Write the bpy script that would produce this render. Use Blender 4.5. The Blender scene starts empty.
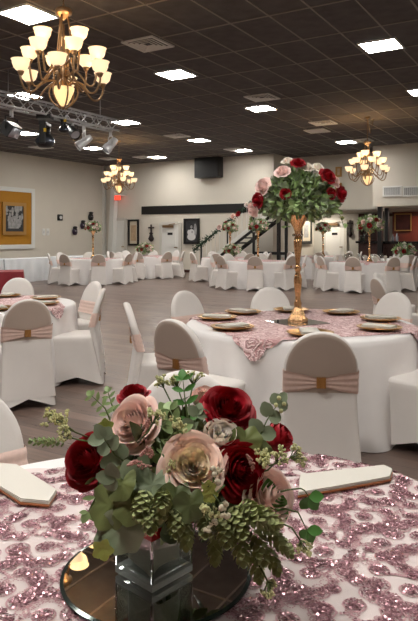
import bpy, math, random
import numpy as np
from mathutils import Vector, Matrix, Euler
PI = math.pi
SC = bpy.context.scene
COL = SC.collection
# ------------------------------------------------------------------ camera model (418 x 621 frame)
F, CX, HY, H = 620.0, 209.0, 236.0, 1.46
YAW = math.radians(31.0)
SY, CY = math.sin(YAW), math.cos(YAW)
CEIL = 4.53

def W(v, u, z=0.0):                      # room coordinates (v across, u deep) to world
    return Vector((v*CY + u*SY, -v*SY + u*CY, z))
def on_z(x, y, z):                       # where a sight line meets a level plane
    d = F*(H-z)/(y-HY)
    return Vector(((x-CX)/F*d, d, z))
def on_u(x, y, u):                       # ... meets a wall u = const: returns v, z
    r = (x-CX)/F
    d = u/(SY*r+CY)
    return (r*CY-SY)*d, H-(y-HY)/F*d
def on_v(x, y, v):                       # ... meets a wall v = const: returns u, z
    r = (x-CX)/F
    d = v/(r*CY-SY)
    return (SY*r+CY)*d, H-(y-HY)/F*d
def at(x, y, d):
    return Vector(((x-CX)/F*d, d, H-(y-HY)/F*d))

# ------------------------------------------------------------------ mesh helper
class MB:
    def __init__(s): s.v=[]; s.f=[]; s.m=[]
    def add(s, vs, fs, mi=0):
        o=len(s.v); s.v.extend([tuple(p) for p in vs])
        s.f.extend([tuple(i+o for i in q) for q in fs]); s.m.extend([mi]*len(fs))
    def box(s, c, d, rot=None, mi=0):
        x,y,z=d[0]/2,d[1]/2,d[2]/2
        vs=[Vector((a*x,b*y,e*z)) for e in(-1,1) for b in(-1,1) for a in(-1,1)]
        if rot is not None: vs=[rot@p for p in vs]
        c=Vector(c)
        s.add([p+c for p in vs],[(0,2,3,1),(4,5,7,6),(0,1,5,4),(2,6,7,3),(0,4,6,2),(1,3,7,5)],mi)
    def tube(s, pts, r, n=8, mi=0, cap=True):
        pts=[Vector(p) for p in pts]; k=len(pts)
        rr=r if isinstance(r,(list,tuple)) else [r]*k
        rings=[]; prev=None
        for i,p in enumerate(pts):
            t=(pts[min(i+1,k-1)]-pts[max(i-1,0)]).normalized()
            if prev is None:
                a=Vector((0,0,1)) if abs(t.z)<.9 else Vector((1,0,0))
                n1=t.cross(a).normalized()
            else:
                n1=(prev-t*prev.dot(t))
                n1=n1.normalized() if n1.length>1e-6 else t.orthogonal().normalized()
            prev=n1; n2=t.cross(n1)
            rings.append([p+(n1*math.cos(2*PI*j/n)+n2*math.sin(2*PI*j/n))*rr[i] for j in range(n)])
        vs=[q for ring in rings for q in ring]; fs=[]
        for i in range(k-1):
            for j in range(n):
                fs.append((i*n+j,i*n+(j+1)%n,(i+1)*n+(j+1)%n,(i+1)*n+j))
        if cap: fs.append(tuple(range(n))[::-1]); fs.append(tuple((k-1)*n+j for j in range(n)))
        s.add(vs,fs,mi)
    def lathe(s, prof, n=24, c=(0,0,0), mi=0, rot=None, flute=None):
        c=Vector(c); vs=[]; fs=[]; k=len(prof)
        for (r,z) in prof:
            for j in range(n):
                a=2*PI*j/n; q=r*(1+flute[1]*math.cos(flute[0]*a)) if flute else r
                p=Vector((q*math.cos(a),q*math.sin(a),z))
                if rot is not None: p=rot@p
                vs.append(p+c)
        for i in range(k-1):
            for j in range(n):
                fs.append((i*n+j,i*n+(j+1)%n,(i+1)*n+(j+1)%n,(i+1)*n+j))
        if prof[0][0]>1e-4: fs.append(tuple(range(n))[::-1])
        if prof[-1][0]>1e-4: fs.append(tuple((k-1)*n+j for j in range(n)))
        s.add(vs,fs,mi)
    def open_lathe(s, prof, n=24, c=(0,0,0), mi=0):
        c=Vector(c); vs=[]; fs=[]; k=len(prof)
        for (r,z) in prof:
            for j in range(n):
                a=2*PI*j/n; vs.append(Vector((r*math.cos(a),r*math.sin(a),z))+c)
        for i in range(k-1):
            for j in range(n):
                fs.append((i*n+j,i*n+(j+1)%n,(i+1)*n+(j+1)%n,(i+1)*n+j))
        s.add(vs,fs,mi)
    def disc(s, r, z, n=32, rot=None, mi=0):
        vs=[Vector((r*math.cos(2*PI*k/n),r*math.sin(2*PI*k/n),z)) for k in range(n)]
        s.add([rot@p for p in vs] if rot is not None else vs,[tuple(range(n))],mi)
    def ball(s, c, r, n=8, k=5, mi=0):
        s.lathe([(max(1e-5,r[0]*math.sin(PI*i/k)) if isinstance(r,tuple) else max(1e-5,r*math.sin(PI*i/k)), -(r[1] if isinstance(r,tuple) else r)*math.cos(PI*i/k)) for i in range(k+1)],n,c,mi)
    def grid(s, fn, nu, nv, mi=0, wrap=False):
        vs=[fn(i/nu,j/nv) for j in range(nv+1) for i in range(nu+(0 if wrap else 1))]
        w=nu if wrap else nu+1; fs=[]
        for j in range(nv):
            for i in range(nu):
                a=j*w+i; b=j*w+(i+1)%w
                fs.append((a,b,b+w,a+w))
        s.add(vs,fs,mi)
    def extrude(s, outline, z0, z1, mi=0):
        n=len(outline)
        vs=[(x,y,z0) for x,y in outline]+[(x,y,z1) for x,y in outline]
        fs=[tuple(range(n))[::-1],tuple(range(n,2*n))]+[(i,(i+1)%n,n+(i+1)%n,n+i) for i in range(n)]
        s.add(vs,fs,mi)
    def xform(s, M):
        s.v=[tuple(M@Vector(p)) for p in s.v]; return s
    def merge(s, o, M=None, mi=None):
        vs=o.v if M is None else [M@Vector(p) for p in o.v]
        b=len(s.v); s.v.extend([tuple(p) for p in vs]); s.f.extend([tuple(i+b for i in q) for q in o.f])
        s.m.extend(o.m if mi is None else [mi]*len(o.f))
    def build(s, name, mat, parent=None, smooth=True, loc=None, rotz=None, bevel=0, auto=None):
        me=bpy.data.meshes.new(name); me.from_pydata(s.v,[],s.f)
        mats=mat if isinstance(mat,(list,tuple)) else [mat]
        for m in mats: me.materials.append(m)
        if len(mats)>1: me.polygons.foreach_set('material_index',s.m)
        me.polygons.foreach_set('use_smooth',[smooth]*len(me.polygons))
        if smooth and auto:
            me.set_sharp_from_angle(angle=math.radians(auto))
        me.update()
        o=bpy.data.objects.new(name,me); COL.objects.link(o)
        if parent: o.parent=parent
        if loc is not None: o.location=loc
        if rotz is not None: o.rotation_euler=(0,0,rotz)
        if bevel:
            b=o.modifiers.new('bevel','BEVEL'); b.width=bevel; b.segments=2
        return o

def empty(name, loc=(0,0,0), rotz=0.0):
    o=bpy.data.objects.new(name,None); COL.objects.link(o); o.empty_display_size=.1
    o.location=loc; o.rotation_euler=(0,0,rotz); return o
def tag(o, label, cat, group=None, kind=None):
    if label: o['label']=label
    if cat: o['category']=cat
    if group: o['group']=group
    if kind: o['kind']=kind
    return o
def struct(o): o['kind']='structure'; return o
def kids(o): return [c for c in bpy.data.objects if c.parent==o]
def copy_tree(o, parent=None):
    c=o.copy(); COL.objects.link(c)
    if parent: c.parent=parent
    for ch in kids(o): copy_tree(ch,c)
    return c

# ------------------------------------------------------------------ materials
def lin(c): return tuple((x/255/12.92 if x/255<=.04045 else ((x/255+.055)/1.055)**2.4) for x in c)
def mat(name, rgb, rough=.6, metal=0, noise=0, nscale=20, bump=0, bscale=200, coat=0, emit=None, estr=0, sheen=0, sss=0, trans=0, ior=1.45, spec=None):
    m=bpy.data.materials.new(name); m.use_nodes=True; nt=m.node_tree; b=nt.nodes['Principled BSDF']
    c=lin(rgb)+(1,)
    b.inputs['Base Color'].default_value=c; b.inputs['Roughness'].default_value=rough; b.inputs['Metallic'].default_value=metal
    if coat: b.inputs['Coat Weight'].default_value=coat; b.inputs['Coat Roughness'].default_value=.1
    if sheen: b.inputs['Sheen Weight'].default_value=sheen
    if sss: b.inputs['Subsurface Weight'].default_value=sss; b.inputs['Subsurface Radius'].default_value=(.01,.005,.003)
    if trans: b.inputs['Transmission Weight'].default_value=trans; b.inputs['IOR'].default_value=ior
    if spec is not None: b.inputs['Specular IOR Level'].default_value=spec
    if emit: b.inputs['Emission Color'].default_value=emit+(1,); b.inputs['Emission Strength'].default_value=estr
    tc=nt.nodes.new('ShaderNodeTexCoord')
    if noise:
        n=nt.nodes.new('ShaderNodeTexNoise'); n.inputs['Scale'].default_value=nscale; n.inputs['Detail'].default_value=4
        nt.links.new(tc.outputs['Object'],n.inputs['Vector'])
        mr=nt.nodes.new('ShaderNodeMapRange'); mr.inputs[1].default_value=.3; mr.inputs[2].default_value=.7
        mr.inputs[3].default_value=1-noise; mr.inputs[4].default_value=1+noise
        nt.links.new(n.outputs['Fac'],mr.inputs[0])
        h=nt.nodes.new('ShaderNodeHueSaturation'); h.inputs['Color'].default_value=c
        nt.links.new(mr.outputs[0],h.inputs['Value']); nt.links.new(h.outputs[0],b.inputs['Base Color'])
    if bump:
        n=nt.nodes.new('ShaderNodeTexNoise'); n.inputs['Scale'].default_value=bscale; n.inputs['Detail'].default_value=3
        nt.links.new(tc.outputs['Object'],n.inputs['Vector'])
        bp=nt.nodes.new('ShaderNodeBump'); bp.inputs['Strength'].default_value=bump; bp.inputs['Distance'].default_value=.01
        nt.links.new(n.outputs['Fac'],bp.inputs['Height']); nt.links.new(bp.outputs[0],b.inputs['Normal'])
    return m
M={}
M['wall']=mat('cream wall paint',(214,208,196),.8,noise=.02,nscale=1.5,bump=.05,bscale=60)
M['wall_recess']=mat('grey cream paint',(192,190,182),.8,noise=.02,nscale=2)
M['white']=mat('white paint',(226,226,222),.5)
M['door']=mat('door paint',(206,203,195),.5)
M['black']=mat('black paint',(17,16,17),.45)
M['black_metal']=mat('black metal',(20,20,22),.4,metal=.3)
M['spandex']=mat('white stretch fabric',(220,215,211),.62,noise=.02,nscale=6,bump=.04,bscale=90,sheen=.15)
M['spandex_rear']=mat('stretch fabric with taupe show through and shade',(190,174,162),.6,noise=.02,nscale=6,sheen=.1)
M['cloth']=mat('white cotton cloth',(228,225,224),.75,noise=.02,nscale=8,bump=.05,bscale=120,sheen=.1)
M['long_cloth']=mat('white skirting cloth',(222,226,230),.75,noise=.03,nscale=4)
M['sash']=mat('blush satin',(224,196,185),.42,noise=.06,nscale=60,sheen=.2)
M['gold']=mat('polished gold',(214,160,92),.25,metal=1,noise=.08,nscale=40)
M['gold_plate']=mat('gold charger glaze',(190,142,70),.28,metal=.9)
M['buckle']=mat('gold buckle',(190,140,84),.3,metal=.8,bump=.4,bscale=300)
M['rosegold']=mat('rose gold',(236,188,138),.18,metal=1,bump=.5,bscale=70)
M['bronze']=mat('antique brass',(150,122,92),.38,metal=.75,noise=.15,nscale=30)
M['napkin']=mat('ivory napkin linen',(208,204,195),.8,bump=.08,bscale=150)
M['napkin_gold']=mat('copper satin',(168,104,62),.4,metal=.3)
M['mirror']=mat('mirror glass',(205,205,205),.015,metal=1)
M['mirror_edge']=mat('mirror edge',(60,70,66),.1,metal=.6)
M['glass']=mat('clear glass',(250,252,250),.0,trans=1,ior=1.48)
def thin_glass(base=.08,tint=(.93,.96,.95,1)):
    m=bpy.data.materials.new('thin clear glass'); m.use_nodes=True; nt=m.node_tree; nt.nodes.remove(nt.nodes['Principled BSDF'])
    o=nt.nodes['Material Output']; t=nt.nodes.new('ShaderNodeBsdfTransparent'); t.inputs[0].default_value=tint
    g=nt.nodes.new('ShaderNodeBsdfGlossy'); g.inputs['Roughness'].default_value=.02; lw=nt.nodes.new('ShaderNodeLayerWeight'); lw.inputs[0].default_value=.5; f=nt.nodes.new('ShaderNodeMapRange'); pw=nt.nodes.new('ShaderNodeMath'); pw.operation='POWER'; pw.inputs[1].default_value=3; nt.links.new(lw.outputs['Facing'],pw.inputs[0]); nt.links.new(pw.outputs[0],f.inputs[0]); f.inputs[3].default_value=base; f.inputs[4].default_value=.9
    x=nt.nodes.new('ShaderNodeMixShader'); nt.links.new(f.outputs[0],x.inputs[0]); nt.links.new(t.outputs[0],x.inputs[1]); nt.links.new(g.outputs[0],x.inputs[2]); nt.links.new(x.outputs[0],o.inputs[0]); return m
M['thin_glass']=thin_glass()
M['vase_glass']=thin_glass(.22)
M['vase_base']=mat('glass base whitened for bright glints',(236,240,238),.08,trans=.6,ior=1.3)  # whitish diffuse share stands in for bright reflections in the clear base
M['vase_edge']=thin_glass(.6)
M['lining']=mat('pale grey green lining',(220,224,208),.5,noise=.12,nscale=30)
M['water']=mat('water',(250,252,252),.0,trans=1,ior=1.33)
M['red_ribbon']=mat('red ribbon',(186,22,24),.45)
M['red_cloth']=mat('red satin cloth',(140,28,40),.55,noise=.05)
M['mustard']=mat('mustard paint',(176,122,24),.75,noise=.05,nscale=3)
M['silver']=mat('silver aluminium',(194,194,196),.45,metal=.45)
M['lamp_black']=mat('stage black',(14,14,16),.4)
M['lens_dark']=mat('dark lens',(92,98,110),.15,metal=.5)
M['lens']=mat('lens glass',(190,195,205),.12,metal=.6)
M['red_rose']=mat('deep red petals',(158,10,28),.55,noise=.12,nscale=30)
M['blush_rose']=mat('blush petals',(250,220,210),.6,noise=.05,nscale=25,sss=.1)
M['ivory_rose']=mat('ivory petals',(248,240,230),.6,noise=.04,nscale=25,sss=.1)
M['peach_rose']=mat('peach petals',(250,220,204),.6,noise=.05,nscale=25,sss=.1)
M['peach_core']=mat('pale apricot petals',(250,232,202),.6,sss=.1)
M['pale_pink']=mat('pale pink petals',(248,222,216),.6,noise=.05,nscale=25)
M['leaf_dark']=mat('dark leaf',(88,98,60),.5,noise=.25,nscale=18)
M['leaf_mid']=mat('mid green leaf',(150,176,118),.5,noise=.2,nscale=18)
M['leaf_grey']=mat('grey green eucalyptus',(138,152,122),.6,noise=.15,nscale=20)
M['leaf_olive']=mat('olive leaf',(112,122,72),.5,noise=.22,nscale=25)
M['leaf_bright']=mat('bright leaf',(92,150,72),.45,noise=.15,nscale=20)
M['hop']=mat('olive hop bracts',(158,166,112),.6,noise=.15,nscale=30)
M['floret']=mat('cream green florets',(206,206,152),.7,noise=.1,nscale=40)
M['lime']=mat('lime petals',(176,190,96),.6)
M['berry']=mat('pale berries',(216,206,180),.5)
M['astilbe']=mat('dusty pink spike',(198,146,138),.7)
M['stem']=mat('green stem',(88,106,58),.6)
M['garland']=mat('garland leaf',(26,60,36),.55,noise=.25,nscale=12)
M['bar_wood']=mat('dark bar wood',(68,38,32),.4,noise=.2,nscale=3)
M['bar_top']=mat('black bar top',(22,20,20),.25)
M['red_wood']=mat('mahogany panel',(110,46,32),.5,noise=.15,nscale=3)
M['art_dark']=mat('dark canvas',(66,26,22),.6,noise=.4,nscale=6)
M['gold_frame']=mat('gilded frame',(176,134,76),.4,metal=.5)
M['louvre']=mat('grey louvre',(205,206,206),.5)
M['louvre_dark']=mat('vent shadow gap',(70,70,72),.7)
M['grey_mid']=mat('grey print',(150,150,150),.6,noise=.3,nscale=8)
M['grey_light']=mat('pale print',(205,205,205),.6)
M['grey_dark']=mat('dark print',(46,46,50),.6,noise=.3,nscale=8)
M['sepia']=mat('sepia print',(186,160,130),.6,noise=.2,nscale=6)
M['mat_board']=mat('cream mat board',(206,196,176),.7)
M['purple']=mat('dark purple glaze',(44,26,50),.35)
M['iron']=mat('dark iron',(34,22,22),.5)
M['bottle']=mat('dark bottle',(40,42,34),.2)
M['yellow']=mat('yellow sticker',(230,190,30),.5)
M['exit']=mat('red sign',(230,50,40),.5,emit=(1,.06,.03),estr=.8)
M['panel']=mat('light diffuser',(240,245,255),.5,emit=(1,.955,.89),estr=31)
M['spot']=mat('added downlight lens',(255,250,240),.5,emit=(1,.9,.76),estr=110)
M['shade']=mat('alabaster glass',(240,214,160),.4,emit=(1.0,.76,.47),estr=.46)
M['shade_bowl']=mat('amber glass bowl',(240,214,160),.4,emit=(1.0,.66,.30),estr=.5)
M['bulb']=mat('lit bulb',(255,240,210),.4,emit=(1.0,.78,.52),estr=45)

def floor_mat():
    m=bpy.data.materials.new('grey brown plank flooring'); m.use_nodes=True; nt=m.node_tree; b=nt.nodes['Principled BSDF']
    tc=nt.nodes.new('ShaderNodeTexCoord')
    br=nt.nodes.new('ShaderNodeTexBrick'); br.inputs['Scale'].default_value=1
    br.inputs['Color1'].default_value=lin((126,106,96))+(1,); br.inputs['Color2'].default_value=lin((96,79,71))+(1,)
    br.inputs['Mortar'].default_value=lin((62,52,48))+(1,); br.inputs['Mortar Size'].default_value=.003
    br.inputs['Brick Width'].default_value=1.25; br.inputs['Row Height'].default_value=.16; br.offset=.37
    nt.links.new(tc.outputs['Object'],br.inputs['Vector'])
    mp=nt.nodes.new('ShaderNodeMapping'); mp.inputs['Scale'].default_value=(1.2,14,1); nt.links.new(tc.outputs['Object'],mp.inputs['Vector'])
    n=nt.nodes.new('ShaderNodeTexNoise'); n.inputs['Scale'].default_value=1.6; n.inputs['Detail'].default_value=6; n.inputs['Roughness'].default_value=.65
    nt.links.new(mp.outputs[0],n.inputs['Vector'])
    mr=nt.nodes.new('ShaderNodeMapRange'); mr.inputs[1].default_value=.3; mr.inputs[2].default_value=.7; mr.inputs[3].default_value=.66; mr.inputs[4].default_value=1.3
    nt.links.new(n.outputs['Fac'],mr.inputs[0])
    h=nt.nodes.new('ShaderNodeHueSaturation'); nt.links.new(br.outputs['Color'],h.inputs['Color']); nt.links.new(mr.outputs[0],h.inputs['Value'])
    nt.links.new(h.outputs[0],b.inputs['Base Color'])
    mr2=nt.nodes.new('ShaderNodeMapRange'); mr2.inputs[3].default_value=.2; mr2.inputs[4].default_value=.42
    nt.links.new(n.outputs['Fac'],mr2.inputs[0]); nt.links.new(mr2.outputs[0],b.inputs['Roughness'])
    bp=nt.nodes.new('ShaderNodeBump'); bp.inputs['Strength'].default_value=.12; bp.inputs['Distance'].default_value=.01
    nt.links.new(n.outputs['Fac'],bp.inputs['Height']); nt.links.new(bp.outputs[0],b.inputs['Normal'])
    return m
M['floor']=floor_mat()
M['tile']=mat('dark ceiling tile',(84,79,78),.9,noise=.22,nscale=5,bump=.15,bscale=120)
M['tbar']=mat('ceiling grid bar',(136,127,120),.6)

def lace_mat(name, c1, c2, c3, scale, bumpd, emboss=1.0):
    m=bpy.data.materials.new(name); m.use_nodes=True; nt=m.node_tree; b=nt.nodes['Principled BSDF']
    tc=nt.nodes.new('ShaderNodeTexCoord')
    v=nt.nodes.new('ShaderNodeTexVoronoi'); v.inputs['Scale'].default_value=scale; v.feature='SMOOTH_F1'
    nz=nt.nodes.new('ShaderNodeTexNoise'); nz.inputs['Scale'].default_value=scale*1.3; nz.inputs['Detail'].default_value=3
    mx=nt.nodes.new('ShaderNodeMix'); mx.data_type='RGBA'; mx.inputs[0].default_value=.07
    nt.links.new(tc.outputs['Object'],nz.inputs['Vector']); nt.links.new(tc.outputs['Object'],mx.inputs[6]); nt.links.new(nz.outputs['Color'],mx.inputs[7])
    nt.links.new(mx.outputs[2],v.inputs['Vector'])
    mu=nt.nodes.new('ShaderNodeMath'); mu.operation='MULTIPLY'; mu.inputs[1].default_value=26; nt.links.new(v.outputs['Distance'],mu.inputs[0])
    sn=nt.nodes.new('ShaderNodeMath'); sn.operation='SINE'; nt.links.new(mu.outputs[0],sn.inputs[0])
    r=nt.nodes.new('ShaderNodeValToRGB'); r.color_ramp.elements[0].position=.2; r.color_ramp.elements[1].position=.75
    r.color_ramp.elements[0].color=lin(c1)+(1,); r.color_ramp.elements[1].color=lin(c2)+(1,)
    e=r.color_ramp.elements.new(.45); e.color=lin(c3)+(1,)
    m2=nt.nodes.new('ShaderNodeMapRange'); m2.inputs[1].default_value=-1; nt.links.new(sn.outputs[0],m2.inputs[0])
    nt.links.new(m2.outputs[0],r.inputs['Fac']); nt.links.new(r.outputs[0],b.inputs['Base Color'])
    b.inputs['Roughness'].default_value=.5
    bp=nt.nodes.new('ShaderNodeBump'); bp.inputs['Strength'].default_value=emboss; bp.inputs['Distance'].default_value=bumpd
    nt.links.new(m2.outputs[0],bp.inputs['Height']); nt.links.new(bp.outputs[0],b.inputs['Normal'])
    return m
M['lace']=lace_mat('pink rosette lace',(196,150,150),(236,206,206),(222,184,184),16,.012)
M['net']=mat('pale tulle',(210,197,195),.75,noise=.05,nscale=9,bump=.1,bscale=400)
M['thread']=mat('mauve embroidery thread',(180,140,144),.7,noise=.15,nscale=50)
M['sequin']=mat('mauve sequins',(182,138,146),.2,metal=.4,noise=.2,nscale=60)
M['sequin_b']=mat('rose sequins',(148,102,112),.25,metal=.4,noise=.2,nscale=60)

# ================================================================== ROOM
V0,V1,U0,UB=-18.0,5.5,-4.5,21.0
RZ=-YAW
def room_box(name, v0,v1,u0,u1,z0,z1, m, parent=None):
    b=MB(); b.box((0,0,0),(v1-v0,u1-u0,z1-z0))
    o=b.build(name,m,parent,smooth=False)
    o.location=W((v0+v1)/2,(u0+u1)/2,(z0+z1)/2); o.rotation_euler=(0,0,RZ); return o
struct(room_box('floor',V0-.3,V1+.3,U0-.3,25.6,-.1,0,M['floor']))
c=struct(room_box('ceiling',V0-.3,V1+.3,U0-.3,25.6,CEIL,CEIL+.12,M['tile']))
# suspended grid (2 ft x 4 ft)
g=MB()
k0=-3.73; vv=k0-.61*24
while vv<V1:
    if vv>V0: g.box(W(vv,(U0+25)/2,CEIL-.004),(.026,25-U0,.012),Matrix.Rotation(RZ,3,'Z'))
    vv+=.61
uu=7.83-1.22*10
while uu<25:
    if uu>U0: g.box(W((V0+V1)/2,uu,CEIL-.004),(V1-V0,.026,.011),Matrix.Rotation(RZ,3,'Z'))
    uu+=1.22
o=g.build('ceiling_grid',M['tbar'],smooth=False); struct(o)
struct(room_box('wall_left',V0-.2,V0,U0,UB,0,CEIL,M['wall']))
struct(room_box('wall_back',V0,-9.8,UB,UB+.2,0,CEIL,M['wall']))
struct(room_box('wall_panel',-15.85,-9.8,UB-.08,UB+.02,0,2.36,M['wall']))
struct(room_box('wall_recess_upper',-9.8,-6.1,22.5,22.62,2.42,CEIL,M['wall']))
struct(room_box('wall_bulkhead',-6.1,V1,UB,22.6,2.46,CEIL,M['wall']))
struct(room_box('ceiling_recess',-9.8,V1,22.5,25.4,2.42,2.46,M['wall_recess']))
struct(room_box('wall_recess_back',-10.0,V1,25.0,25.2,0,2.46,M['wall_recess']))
struct(room_box('wall_recess_side',-9.98,-9.8,UB,25.1,0,CEIL,M['wall']))
struct(room_box('wall_right',V1,V1+.2,U0,25.2,0,CEIL,M['wall']))
struct(room_box('wall_front',V0,V1,U0-.2,U0,0,CEIL,mat('brown wall paint',(128,92,66),.8)))
struct(room_box('baseboard_back',V0,-9.8,UB-.1,UB-.08,0,.11,M['bar_wood']))
struct(room_box('baseboard_left',V0,V0+.02,U0,UB,0,.11,M['white']))
# leaning pilaster cladding in the far corner and bright corner trim
def quad_prism(name,pts,m,depth):
    b=MB(); b.add([W(p[0],p[1],p[2]) for p in pts]+[W(p[0],p[1]+depth,p[2]) for p in pts],[(0,1,2,3),(7,6,5,4),(0,4,5,1),(1,5,6,2),(2,6,7,3),(3,7,4,0)]); return b.build(name,m,smooth=False)
va,_=on_u(107.5,262,20.75); vb,_=on_u(112,262,20.75); vc_,_=on_u(116.5,164,20.75); vd,_=on_u(112.5,164,20.75)
struct(quad_prism('pilaster_trim',[(va,20.7,0),(vb,20.7,0),(vc_,20.7,CEIL),(vd,20.7,CEIL)],M['white'],.25))
struct(room_box('trim_corner',V0,V0+.12,UB-.12,UB,0,CEIL,M['white']))

# ---------------- wall mounted things
def wall_root(name, x0,y0,x1,y1, plane, val, off=0.0):
    """Empty on a wall covering an area; local x along the wall, local y into the wall, z up."""
    if plane=='u':
        v0,za=on_u(x0,(y0+y1)/2,val); v1,_=on_u(x1,(y0+y1)/2,val); xm=(x0+x1)/2
        vm,zt=on_u(xm,y0,val); _,zb=on_u(xm,y1,val)
        w=v1-v0; loc=W((v0+v1)/2,val-off,(zt+zb)/2); rz=RZ
    else:
        u0,_=on_v(x0,(y0+y1)/2,val); u1,_=on_v(x1,(y0+y1)/2,val); xm=(x0+x1)/2
        _,zt=on_v(xm,y0,val); _,zb=on_v(xm,y1,val)
        w=u1-u0; loc=W(val+off,(u0+u1)/2,(zt+zb)/2); rz=RZ+PI/2
    return empty(name,loc,rz),abs(w),abs(zt-zb)
def frame_bars(w,h,t,dep,y=0):
    b=MB()
    b.box((0,y,h/2-t/2),(w,dep,t)); b.box((0,y,-h/2+t/2),(w,dep,t))
    b.box((-w/2+t/2,y,0),(t,dep,h-2*t)); b.box((w/2-t/2,y,0),(t,dep,h-2*t)); return b
def blob(b,cx,cz,rx,rz,y,n=16,mi=0):
    b.add([(cx+rx*math.cos(2*PI*i/n),y,cz+rz*math.sin(2*PI*i/n)) for i in range(n)],[tuple(range(n))],mi)
# mustard alcove panel
r,w,h=wall_root('mustard_wall_panel',-14,187,33.5,249,'v',V0,.04)
tag(r,'large mustard yellow wall panel in a wide white frame','wall panel')
frame_bars(w,h,.16,.09).build('panel_frame',M['white'],r,smooth=False)
b=MB(); b.box((0,.01,0),(w-.3,.04,h-.3)); b.build('panel_board',M['mustard'],r,smooth=False)
r,w,h=wall_root('framed_picture',0.5,202.5,24,235,'v',V0,.1)
tag(r,'framed grey picture of foliage hanging on the mustard panel','picture')
frame_bars(w,h,.13,.06).build('frame',M['gold_frame'],r,smooth=False)
b=MB(); b.box((0,.015,0),(w-.24,.02,h-.24)); b.build('backing',M['grey_dark'],r,smooth=False)
b=MB(); rnd=random.Random(3)
for i in range(46): blob(b,rnd.uniform(-.36,.36)*w,rnd.uniform(-.2,.36)*h,rnd.uniform(.03,.1),rnd.uniform(.04,.14),-.0-.0005*i,8)
b.box((-.05,-.01,-.2*h),(.5,.01,.2*h)); b.build('print',M['grey_mid'],r,smooth=False)
# small things on the left wall
r,w,h=wall_root('wall_thermostat',57,214.5,62,220.5,'v',V0,.03)
tag(r,'small black square box with a pale dial on the cream side wall','thermostat')
b=MB(); b.box((0,0,0),(w,.05,h)); b.build('housing',M['black'],r,bevel=.02)
b=MB(); blob(b,.02,0,w*.28,h*.3,-.03); b.build('dial',M['grey_light'],r,smooth=False)
for i,(xa,xb) in enumerate(((42,45),(46,49.2))):
    r,w,h=wall_root('switch_plate',xa,228.5,xb,235.5,'v',V0,.012)
    tag(r,('white switch plate on the cream wall, the one nearer the mustard panel','white switch plate on the cream wall, the one nearer the masks')[i],'switch plate','switch plates')
    b=MB(); b.box((0,0,0),(w,.02,h)); b.build('plate',M['white'],r,smooth=False,bevel=.01)
    b=MB(); b.box((0,-.015,0),(w*.3,.02,h*.35)); b.build('rocker',M['grey_light'],r,smooth=False)
for i,(x,y) in enumerate(((74,231.5),(82,225.5),(90,217))):
    r,w,h=wall_root('carnival_mask',x-2.7,y-4.3,x+2.7,y+4.3,'v',V0,.05)
    tag(r,('dark purple mask on the cream wall, lowest of three','dark purple mask on the cream wall, middle of three','black feathered mask on the cream wall, highest of three')[i],'mask','masks on the side wall')
    mm=M['purple'] if i<2 else M['black']
    b=MB(); b.grid(lambda a,t:((a-.5)*w*(.6+.4*math.sin(PI*t)),-.06*math.sin(PI*a)*math.sin(PI*t),(t-.5)*h*.8),8,8)
    b.build('face',mm,r)
    b=MB()
    for k in range(5):
        a=math.radians(50+20*k); b.tube([(0,0,h*.3),(math.cos(a)*w*.55,-.02,h*.3+math.sin(a)*h*.3)],[.05,.02],6)
    b.build('plume',M['black'],r)
    b=MB(); blob(b,-w*.14,h*.05,w*.09,h*.05,-.075,8); blob(b,w*.14,h*.05,w*.09,h*.05,-.075,8); b.build('eye_opening',M['grey_light'] if i<2 else M['grey_mid'],r)
# exit sign
r,w,h=wall_root('exit_sign',115,195.5,120,200,'u',20.6,.0)
tag(r,'small red lit exit sign high in the far corner','exit sign')
b=MB(); b.box((0,0,0),(w,.06,h)); b.build('sign_face',M['exit'],r,smooth=False)
b=MB(); b.box((0,.2,h*.5+.02),(w*1.05,.46,.04)); b.build('bracket',M['white'],r,smooth=False)
# doors
def door(n,x0,x1,ytop,u,label,closer=False,plaque=False):
    v0,_=on_u(x0,240,u); v1,_=on_u(x1,240,u); _,zt=on_u((x0+x1)/2,ytop,u)
    w=v1-v0; r=empty(f'door_{n}',W((v0+v1)/2,u-.03,0),RZ); struct(r)
    b=MB(); b.box((-w/2-.06,0,zt/2),(.12,.1,zt+.1)); b.box((w/2+.06,0,zt/2),(.12,.1,zt+.1)); b.box((0,0,zt+.03),(w,.1,.12)); b.build('door_frame',M['door'],r,smooth=False)
    b=MB(); b.box((0,.01,zt/2-.01),(w,.05,zt-.04))
    b.box((0,-.02,zt*.7),(w*.62,.012,zt*.38)); b.box((0,-.02,zt*.27),(w*.62,.012,zt*.3)); b.build('door_leaf',M['white'],r,smooth=False)
    b=MB(); b.tube([(w*.4,-.02,1.0),(w*.4,-.08,1.0),(w*.28,-.09,1.0)],.018); b.build('door_handle',M['bronze'],r)
    if closer:
        b=MB(); b.box((-.1*w,-.07,zt-.1),(.5,.09,.1)); b.tube([(-.1*w,-.08,zt-.06),(.2*w,-.3,zt-.03),(.3*w,-.05,zt+.02)],.015); b.build('door_closer',M['bronze'],r,smooth=False)
    if plaque:
        b=MB(); b.box((0,-.035,1.55),(.24,.012,.1)); b.build('door_plaque',M['black'],r,smooth=False)
    return r
door(1,115.5,125.5,220,UB,'')
door(2,162.5,179.5,224,UB-.08,'',True,True)
door(3,326,344.5,222,25.0,'',True,True)
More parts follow.
